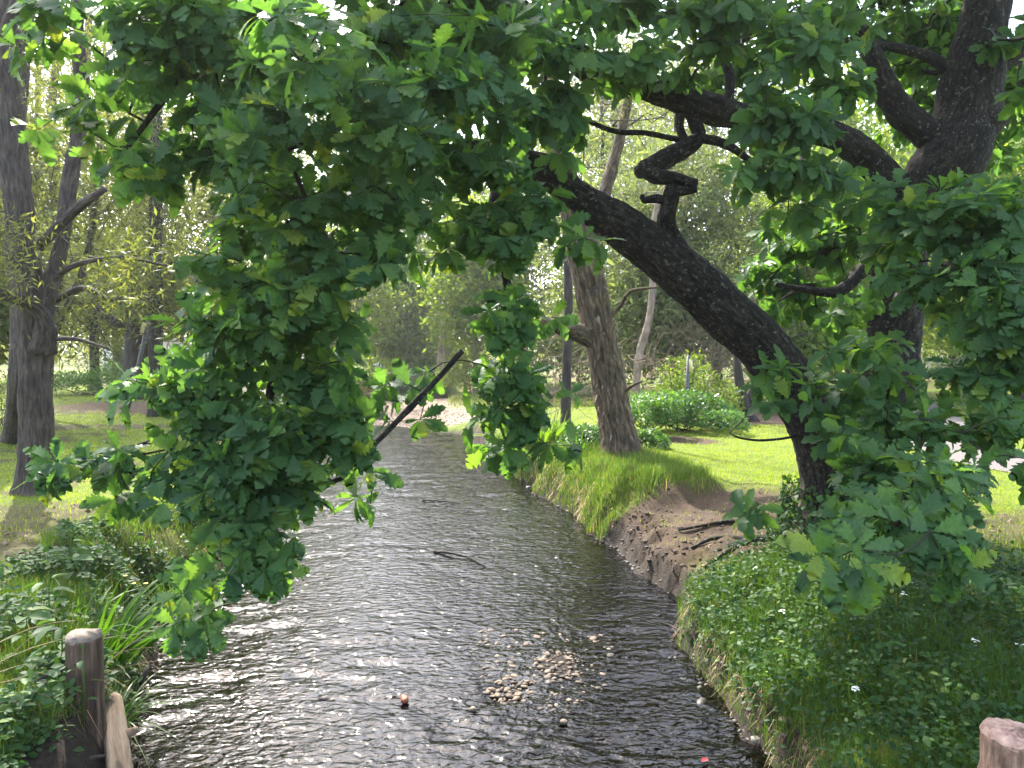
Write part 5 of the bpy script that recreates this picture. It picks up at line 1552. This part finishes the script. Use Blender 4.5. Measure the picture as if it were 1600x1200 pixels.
for (u, v, s, lab) in [(723, 908, .05, 'dark wet stone just above the water left of midstream'), (617, 749, .10, 'mossy brown stone in the far water below the snapped branch'), (838, 885, .05, 'dark flat stone above the gravel patch'),
                       (806, 897, .055, 'dark stone beside the flat one above the gravel patch'), (812, 930, .05, 'black stone at the upper end of the gravel patch'), (869, 872, .05, 'low dark stone farther up towards the bare earth bank'),
                       (1096, 1097, .075, 'round dark stone near the right bank'), (510, 1090, .075, 'black stone breaking the riffle on the left'), (538, 968, .08, 'dark stone making a wave left of midstream'), (790, 797, .08, 'flat dark stone near the right bank below the long grass'),
                       (826, 760, .09, 'dark stone at the grassy right bank foot'), (770, 845, .05, 'small dark stone in smooth water')]:
    q = water_xy(u, v)
    put_stone('stream_stone', WET_ME[int(RNG.integers(0, 10))], q[0], q[1], -.2 * s, s, lab, 'stones breaking the water', 'stone').scale.z *= .8
M_ORANGE = plain_mat('orange_stone', (.16, .045, .018), (.28, .09, .035), 30, .45, .3)
M_TANSTONE = plain_mat('tan_stone', (.10, .075, .05), (.2, .155, .11), 30, .7, .3)
M_PALESTONE = plain_mat('pale_stone', (.12, .10, .08), (.22, .19, .155), 30, .7, .3)
for (u, v, s, m, lab) in [(632, 1093, .048, M_ORANGE, 'orange stone in the riffle left of the gravel patch'), (739, 1108, .04, M_TANSTONE, 'single tan stone just left of the gravel patch'), (881, 1128, .035, M_TANSTONE, 'tan stone just below the gravel patch'),
                          (1182, 1157, .055, M_PALESTONE, 'longish pale stone at the foot of the right bank'), (1174, 1128, .035, M_PALESTONE, 'small pale stone above the longish one at the right bank'), (1198, 1130, .03, M_TANSTONE, 'tan stone tucked under the right bank'), (1228, 1182, .06, M_TANSTONE, 'flat brownish stone low on the right bank')]:
    q = water_xy(u, v, .02)
    V, Q, T = stone_mesh(int(u), 9, 6)
    o = put_stone('stream_stone', mk_mesh('stream_stone', V, Q, T, m), q[0], q[1], max(.01, float(G(q[0], q[1]))) + .01, s, lab, 'stones breaking the water', 'stone')

# ------------------------------------------------------------------ wood in and by the water
M_STAKE = bark_mat('weathered_stake', (.02, .013, .009), (.095, .062, .042), (.24, .17, .115), .12, 22, .7)
M_CUT = plain_mat('sawn_end', (.10, .075, .055), (.22, .17, .125), 40, .8, .4)
M_LOG = bark_mat('bleached_log', (.10, .065, .04), (.27, .20, .135), (.42, .34, .25), .1, 16, .6)
M_STUMP = bark_mat('stump_wood', (.06, .04, .03), (.26, .16, .11), (.48, .34, .26), .25, 18, .8)
# cut stake
y0 = 4.45
pt_, pb_ = P(131, 996, y0), P(136, 1190, y0)
t = empty('wooden_stake', tuple(pb_), 'weathered round wooden stake with sawn top on the left bank', 'stake')
V, Q, T, bk = bark_tube(np.array([pb_ - np.array([0, 0, .35]), pb_, (pb_ + pt_) / 2, pt_]), np.array([.10, .10, .098, .096]), sides=48, step=.02, amp=.016, freq=26, lump=.02, seed=4, stretch=.08)
a = Acc(); a.add(V, Q, T, bk=bk)
sh_ = link('shaft', a.mesh('shaft', M_STAKE), t)
th = np.linspace(0, 6.283, 28, endpoint=False)
V = np.concatenate([[pt_ + np.array([0, 0, .034])], pt_ + np.c_[np.cos(th) * .094, np.sin(th) * .094, np.full(28, .024) + .006 * np.sin(th * 3)], pt_ + np.c_[np.cos(th) * .097, np.sin(th) * .097, np.full(28, -.01)]])
link('sawn_top', mk_mesh('sawn_top', V, [(1 + i, 29 + i, 29 + (i + 1) % 28, 1 + (i + 1) % 28) for i in range(28)], [(0, 1 + i, 1 + (i + 1) % 28) for i in range(28)], M_CUT, False), sh_)
# log leaning into the water
wp = np.array([P(174, 1094, 4.75), P(178, 1130, 4.6), P(187, 1210, 4.3), P(203, 1400, 3.75), P(215, 1700, 3.1)])
lg = empty('driftwood_log', tuple(wp[-1]), 'bleached bare log leaning beside the stake into the water', 'log')
V, Q, T, bk = bark_tube(wp, np.array([.058, .068, .072, .075, .075]), sides=28, step=.03, amp=.008, freq=16, lump=.03, seed=8, stretch=.1)
a = Acc(); a.add(V, Q, T, bk=bk)
st_ = link('stem', a.mesh('stem', M_LOG), lg)
k0 = P(190, 1150, 4.52)
V, Q, T, bk = bark_tube(np.array([k0, k0 + np.array([.06, .01, .02]), k0 + np.array([.085, .0, .045])]), np.array([.035, .025, .018]), sides=14, step=.02, amp=.004, freq=20, lump=.01, seed=9)
a = Acc(); a.add(V, Q, T, bk=bk)
link('branch_stub', a.mesh('branch_stub', M_LOG), st_)
# stump at the lower right
c0 = P(1590, 1150, 3.75)
gz = float(G(c0[0], c0[1]))
t = empty('cut_stump', (c0[0], c0[1], min(gz, c0[2] - .5)), 'rough reddish cut stump in the bottom right corner', 'stump')
V, Q, T, bk = bark_tube(np.array([[c0[0], c0[1], c0[2] - .9], [c0[0], c0[1], c0[2] - .4], [c0[0], c0[1], c0[2]]]), np.array([.17, .165, .158]), sides=44, step=.025, amp=.022, freq=18, lump=.03, seed=14)
a = Acc(); a.add(V, Q, T, bk=bk)
sh_ = link('shaft', a.mesh('shaft', M_STUMP), t)
nr_, na_ = 9, 40
V = [[c0[0], c0[1], c0[2] + .035]]
for i in range(1, nr_ + 1):
    for j in range(na_):
        q_ = 6.283 * j / na_
        r0 = .16 * i / nr_ * (1 + .03 * math.sin(3 * q_) + .02 * math.sin(7 * q_))
        V.append([c0[0] + r0 * math.cos(q_), c0[1] + r0 * math.sin(q_), c0[2] + .035 - (.03 if i == nr_ else 0) - .02 * r0 / .16 * (1 + math.sin(q_ + 2)) + RNG.normal(0, .0035)])
Q = [(1 + i * na_ + j, 1 + (i + 1) * na_ + j, 1 + (i + 1) * na_ + (j + 1) % na_, 1 + i * na_ + (j + 1) % na_) for i in range(nr_ - 1) for j in range(na_)]
M_STUMPTOP = plain_mat('stump_top', (.20, .11, .075), (.55, .36, .27), 22, .85, .8)
link('sawn_top', mk_mesh('sawn_top', V, Q, [(0, 1 + j, 1 + (j + 1) % na_) for j in range(na_)], M_STUMPTOP, True), sh_)


def stick(name, label, pts, r0, mat, cat='stick', group='sticks lying in the creek', world=False):
    wp = np.array(pts) if world else np.array([water_xy(u, v, z) for u, v, z in pts])
    p_, r_ = smooth_path(wp, np.linspace(r0, r0 * .45, len(wp)), .04)
    p_ = p_ + RNG.normal(size=p_.shape) * r0 * .18
    V, Q, T, bk, _ = tube(p_, r_, 7)
    return single(name, mk_mesh(name, V, Q, T, mat, True, {'bk': bk}), tuple(wp[0]), label, cat, group)


stick('fallen_stick', 'curved black stick lying in the water in midstream', [(678, 862, .02), (705, 864, .04), (735, 872, .03), (757, 884, .0)], .022, M_DARKBARK)
stick('fallen_stick', 'thin twig floating in the far water', [(660, 781, .02), (690, 783, .03), (716, 786, .01)], .018, M_DARKBARK)
stick('fallen_stick', 'forked twig trailing from the right bank into the water', [(1085, 975, .15), (1065, 985, .06), (1045, 976, .02), (1030, 972, .0)], .012, M_DARKBARK)
stick('fallen_stick', 'dark snag poking out of the water below the left bank', [(222, 1070, .12), (228, 1050, .2), (230, 1040, .22)], .03, M_DARKBARK)
for i, pts in enumerate([[(20, 1130, 4.3), (70, 1100, 4.4), (110, 1078, 4.42), (150, 1085, 4.42)], [(70, 1170, 4.2), (100, 1130, 4.3), (125, 1100, 4.36), (150, 1070, 4.4)], [(85, 1185, 4.15), (120, 1188, 4.2), (165, 1180, 4.3)], [(30, 1085, 4.5), (75, 1055, 4.5), (130, 1040, 4.4)]]):
    stick('dead_root', ['pale dead root reaching across the soil to the stake foot', 'forked dark root below the stake', 'lowest grey root at the water under the stake', 'curved brown root above the others left of the stake'][i],
          [P(*q) for q in pts], [.02, .016, .02, .022][i], [M_DEADWOOD, M_DARKBARK, M_WATTLEBARK, M_DARKBARK][i], 'root', 'bare roots by the stake', world=True)
M_RED = plain_mat('red_leaf', (.28, .025, .03), (.42, .06, .06), 40, .5, .2)
q = water_xy(1096, 1190, .03)
V, Q, T = leaves_geo(ovate_template(), q[None], np.array([[.8, .5, .1]]), np.array([[0, -.3, 1.0]]), np.array([.075]), np.array([.25]), np.array([.6]), 1.2)
single('fallen_leaf', mk_mesh('fallen_leaf', V, None, T, M_RED), tuple(q), 'fallen red leaf floating near the lower right bank', 'leaf')

# ------------------------------------------------------------------ dry stems, docks, flowers, ferns
t = empty('dry_grass_clump', (-3.2, 4.0, float(G(-3.2, 4.0))), 'long pale dry grass stems arching out from the lower left corner', 'grass clump')
for i in range(26):
    s0 = np.array([-3.35 + RNG.normal(0, .25), 4.1 + RNG.normal(0, .4), 0])
    s0[2] = G(s0[0], s0[1]) - .02
    L = RNG.uniform(.5, 1.2)
    d = np.array([RNG.uniform(.5, 1.0), RNG.uniform(-.2, .4), RNG.uniform(.3, .9)])
    m = np.linspace(0, 1, 7)[:, None]
    pth = s0 + nrm(d) * L * m + np.array([0, 0, -.3 * L]) * m ** 2
    V, Q, T, bk, _ = tube(pth, np.linspace(.0035, .0012, 7), 4, False)
    link('stem', mk_mesh('stem', V, Q, None, M_STRAW, True, {'tint': np.full(len(V), RNG.random())}), t)


def dock(label, px, py, Y, n, ln):
    q = P(px, py, Y)
    z0 = float(G(q[0], Y))
    t = empty('dock_plant', (q[0], Y, z0), label, 'weed', 'broad-leaved weeds on the left bank')
    for i in range(n):
        th = i * 2.4 + RNG.random()
        hgt = RNG.uniform(.06, .42)
        D = np.array([[math.cos(th), math.sin(th), RNG.uniform(-.1, .5)]])
        V, Q, T = leaves_geo(ovate_template(), np.array([[q[0] + .03 * math.cos(th), Y + .03 * math.sin(th), z0 + hgt]]), D, np.array([[0, -.1, 1.0]]) + RNG.normal(size=(1, 3)) * .2, np.array([RNG.uniform(.7, 1.2) * ln]), np.array([.35]), np.array([.35]), 1.0)
        link('leaf', mk_mesh('leaf', V, None, T, M_COVER, True, {'tint': np.full(7, np.clip(RNG.normal(.6, .15), 0, 1))}), t)
    V, Q, T, bk, _ = tube(np.array([[q[0], Y, z0 - .03], [q[0] + .01, Y, z0 + .2], [q[0], Y + .02, z0 + .45]]), np.array([.007, .006, .003]), 5)
    link('stem', mk_mesh('stem', V, Q, T, M_LONG, True, {'tint': np.full(len(V), .5)}), t)


dock('broad-leaved weed leaning over the stake top', 95, 1030, 4.7, 16, .16)
dock('broad-leaved weed at the left edge above the dry stems', 40, 1010, 4.9, 14, .15)
dock('broad-leaved weed below the strap-leaved clump', 75, 960, 5.5, 14, .15)
dock('small broad-leaved weed under the stake by the roots', 130, 1130, 4.3, 8, .07)
dock('broad-leaved weed with long pale leaf near the lawn edge', 110, 905, 6.6, 12, .17)


def flower(label, px, py, Y, col, stemh, petals, size, group, white=True):
    q = P(px, py, Y)
    z0 = float(G(q[0], Y))
    hgt = max(stemh, q[2] - z0)
    t = empty('flower', (q[0], Y, z0), label, 'flower', group)
    top = np.array([q[0], Y, z0 + hgt])
    V, Q, T, bk, _ = tube(np.array([[q[0] + .02, Y, z0 - .02], [q[0] + .01, Y, z0 + hgt * .6], top]), np.array([.003, .0025, .002]), 4)
    link('stem', mk_mesh('stem', V, Q, T, M_LONG, True, {'tint': np.full(len(V), .6)}), t)
    for i in range(petals):
        th = 6.283 * i / petals
        D = np.array([[math.cos(th), math.sin(th), .25 if white else .5]])
        V, Q, T = leaves_geo(ovate_template(), (top + (RNG.normal(size=3) * .012 if white else 0))[None], D, np.array([[0, 0, 1.0]]), np.array([size]), np.array([.3]), np.array([.3]), 1.3)
        link('petal', mk_mesh('petal', V, None, T, col, True), t)


M_WHITE = plain_mat('white_petal', (.72, .72, .66), (.85, .85, .80), 20, .6, .05)
M_YELLOW = plain_mat('yellow_petal', (.75, .52, .03), (.85, .65, .05), 20, .6, .05)
for u, v, Y, lab in [(1180, 893, 7.7, 'white flower at the grass edge below the bare earth'), (1222, 955, 6.6, 'white flower on the grassy bank near the ivy edge'), (1413, 928, 6.3, 'white flower in the ivy below the lowest oak spray'), (1425, 913, 6.6, 'white flower just above its neighbour in the ivy'),
                     (1525, 1000, 5.4, 'white flower in the ground cover towards the right edge'), (1595, 1008, 5.2, 'white flower at the very right edge'), (1338, 1078, 4.7, 'creamy flower in the middle of the ground cover'), (1570, 915, 6.7, 'tiny white flower at the edge of the bare lawn')]:
    flower(lab, u, v, Y, M_WHITE, .12, 6, .032, 'white flowers on the right bank')
for u, v, Y, lab in [(45, 885, 6.9, 'yellow buttercup at the left lawn edge'), (20, 903, 6.7, 'yellow buttercup nearest the left edge'), (196, 900, 7.0, 'yellow buttercup right of the strap-leaved clump'), (209, 912, 6.9, 'yellow buttercup lowest beside the strap-leaved clump'), (20, 1152, 4.0, 'yellow buttercup among the dry stems'), (228, 912, 6.8, 'yellow buttercup on the overhanging bank')]:
    flower(lab, u, v, Y, M_YELLOW, .10, 5, .022, 'yellow buttercups on the left bank', False)


def fern(label, px, py, Y, fr):
    q = P(px, py, Y)
    z0 = float(G(q[0], Y))
    t = empty('fern', (q[0], Y, z0), label, 'fern', 'small ferns beside the stump')
    for (dx, dy, L) in fr:
        a = Acc()
        K = 12
        s = np.linspace(0, 1, K)
        C = np.array([q[0], Y, z0 + .02]) + np.c_[dx * s * L, dy * s * L, (.75 * s - .45 * s ** 2) * L]
        for sg in (-1, 1):
            side = nrm(np.array([[-dy, dx, 0.0]])) * sg
            O = C[1:]
            D = np.tile(side, (K - 1, 1)) + np.array([dx, dy, 0]) * .35
            V, Q, T = leaves_geo(DIAMOND, O, D, np.tile([[0, 0, 1.0]], (K - 1, 1)), L * .26 * np.sin(np.pi * (s[1:] * .85 + .12)), np.full(K - 1, .15), np.full(K - 1, .1), .32)
            a.add(V, Q, None, tint=np.full(len(V), .85))
        V, Q, T, bk, _ = tube(C, np.linspace(.003, .001, K), 4, False)
        a.add(V, Q, None, tint=np.full(len(V), .6))
        link('frond', a.mesh('frond', M_STRAP, False), t)


fern('bright fern with arching fronds left of the stump', 1500, 1175, 3.85, [(-.8, -.2, .32), (-.5, .5, .26), (.2, -.8, .24), (-.9, .3, .22)])
fern('small fern pressed against the stump side', 1535, 1120, 4.0, [(-.7, .2, .24), (-.4, -.5, .22), (.1, .6, .2)])

# fallen leaf litter
M_LITTER = tint_mat('leaf_litter', [(0, (.05, .03, .018)), (.5, (.12, .075, .042)), (1, (.24, .17, .10))], .8, .15)
n = 5200
Y = np.exp(RNG.uniform(np.log(6.0), np.log(24), n))
X = RNG.uniform(-.72, .74, n) * Y
dm, lm_, gm_, wet_shade_m, d, right = masks(X, Y)
keep = (d > .15) & (RNG.random(n) < .25 + dm + lm_) & (path_dist(X, Y) > .9)
X, Y = X[keep], Y[keep]
n = len(X)
V, Q, T = leaves_geo(DIAMOND, np.c_[X, Y, G(X, Y) + .012], rand_dir(n) * np.array([1, 1, .15]), np.array([0, 0, 1.0]) + RNG.normal(size=(n, 3)) * .3, RNG.uniform(.03, .085, n), RNG.normal(0, .3, n), RNG.normal(.2, .3, n), .55)
a = Acc(); a.add(V, Q, None, tint=np.repeat(RNG.random(n), 4))
tag(link('leaf_litter', a.mesh('leaf_litter', M_LITTER, False)), 'dry fallen leaves scattered on bare earth and lawn', 'leaf litter', kind='stuff')

# ------------------------------------------------------------------ poles and far buildings
M_STEEL = plain_mat('galvanised_pole', (.06, .065, .065), (.11, .115, .11), 12, .5, .1, .3)
M_PLATE = plain_mat('cream_plate', (.62, .52, .24), (.78, .68, .36), 6, .5, .05)


def sign(label, px, pyb, pyt, Y, lean, plate):
    b0, t0 = P(px, pyb, Y), P(px + lean, pyt, Y)
    b0[2] = G(b0[0], Y) - .05
    t = empty('sign_post', tuple(b0), label, 'sign', 'plates on poles')
    V, Q, T, bk, _ = tube(np.array([b0, (b0 + t0) / 2, t0]), np.array([.055, .055, .055]) * Y / 22, 14)
    link('pole', mk_mesh('pole', V, Q, T, M_STEEL), t)
    x0, x1, y0_, y1_ = plate
    c_ = [P(x0, y0_, Y - .1), P(x1, y0_ + 3, Y + .12), P(x1 + lean * .1, y1_ + 2, Y + .12), P(x0 + lean * -.1, y1_, Y - .1)]
    V = np.array([q + np.array([0, -.015, 0]) for q in c_] + [q + np.array([0, .015, 0]) for q in c_])
    link('plate', mk_mesh('plate', V, [(0, 1, 2, 3), (7, 6, 5, 4), (0, 4, 5, 1), (1, 5, 6, 2), (2, 6, 7, 3), (3, 7, 4, 0)], None, M_PLATE, False), t)


sign('upright grey pole with a narrow cream plate behind the green mound', 1071, 690, 556, 19.8, 5, (1077, 1082, 561, 581))
sign('leaning grey pole with a yellow plate before the two dark trunks', 198, 634, 496, 24.5, 36, (222, 231, 503, 523))


def box(x0, x1, y0_, y1_, z0, z1):
    V = np.array([(x, y, z) for z in (z0, z1) for y in (y0_, y1_) for x in (x0, x1)])
    return V, [(0, 2, 3, 1), (4, 5, 7, 6), (0, 1, 5, 4), (2, 6, 7, 3), (0, 4, 6, 2), (1, 3, 7, 5)]


M_WALL = plain_mat('white_wall', (.66, .64, .62), (.78, .76, .74), 3, .8, .05)
M_DARK = plain_mat('dark_glass', (.03, .035, .04), (.06, .07, .08), 3, .2, .0)
M_ROOF = plain_mat('grey_roof', (.25, .24, .24), (.36, .35, .34), 3, .7, .1)
M_REDROOF = plain_mat('red_roof', (.55, .03, .04), (.68, .06, .07), 3, .5, .05)
Yw = 64.0
xa, xb = P(160, 560, Yw)[0], P(330, 560, Yw)[0]
t = empty('white_building', ((xa + xb) / 2, Yw, .85), 'low white building glimpsed between trunks beyond the left lawn', 'building')
link('wall', mk_mesh('wall', *box(xa, xb, Yw, Yw + 6, .6, 3.3), None, M_WALL, False), t)
link('roof', mk_mesh('roof', *box(xa - .4, xb + .4, Yw - .4, Yw + 6.4, 3.303, 3.6), None, M_ROOF, False), t)
for k in range(3):
    x0 = xa + 1.0 + k * 2.9
    wdw = link('window', mk_mesh('window', *box(x0, x0 + 1.3, Yw - .04, Yw - .003, 1.6, 2.7), None, M_DARK, False), t)
Yr = 66.0
c_ = P(606, 553, Yr)
t = empty('red_shelter', (c_[0], Yr, .85), 'small red roof on posts far off beyond the gravel bank', 'shelter')
link('roof', mk_mesh('roof', *box(c_[0] - .75, c_[0] + .65, Yr - .6, Yr + .6, c_[2] - .14, c_[2] + .14), None, M_REDROOF, False), t)
for dx in (-.5, .45):
    link('post', mk_mesh('post', *box(c_[0] + dx - .05, c_[0] + dx + .05, Yr - .05, Yr + .05, .8, c_[2] - .142), None, M_DARK, False), t)
link('wall', mk_mesh('wall', *box(c_[0] - 1.4, c_[0] + .3, Yr + .7, Yr + .8, .8, c_[2] - .7), None, M_WALL, False), t)


# ------------------------------------------------------------------ thin sunlit haze under the trees
mh, t, out = new_mat('haze')
pv = t.nodes.new("ShaderNodeVolumePrincipled")
pv.inputs['Color'].default_value = (.93, .96, 1.0, 1)
pv.inputs['Density'].default_value = 0.0006
pv.inputs['Anisotropy'].default_value = 0.45
t.links.new(pv.outputs[0], out.inputs['Volume'])
V, Q = box(-950, 950, -70, 1560, -1.6, 32)
tag(link('haze', mk_mesh('haze', V, Q, None, mh, False)), 'thin pale haze in the air over the creek', 'haze', kind='stuff')
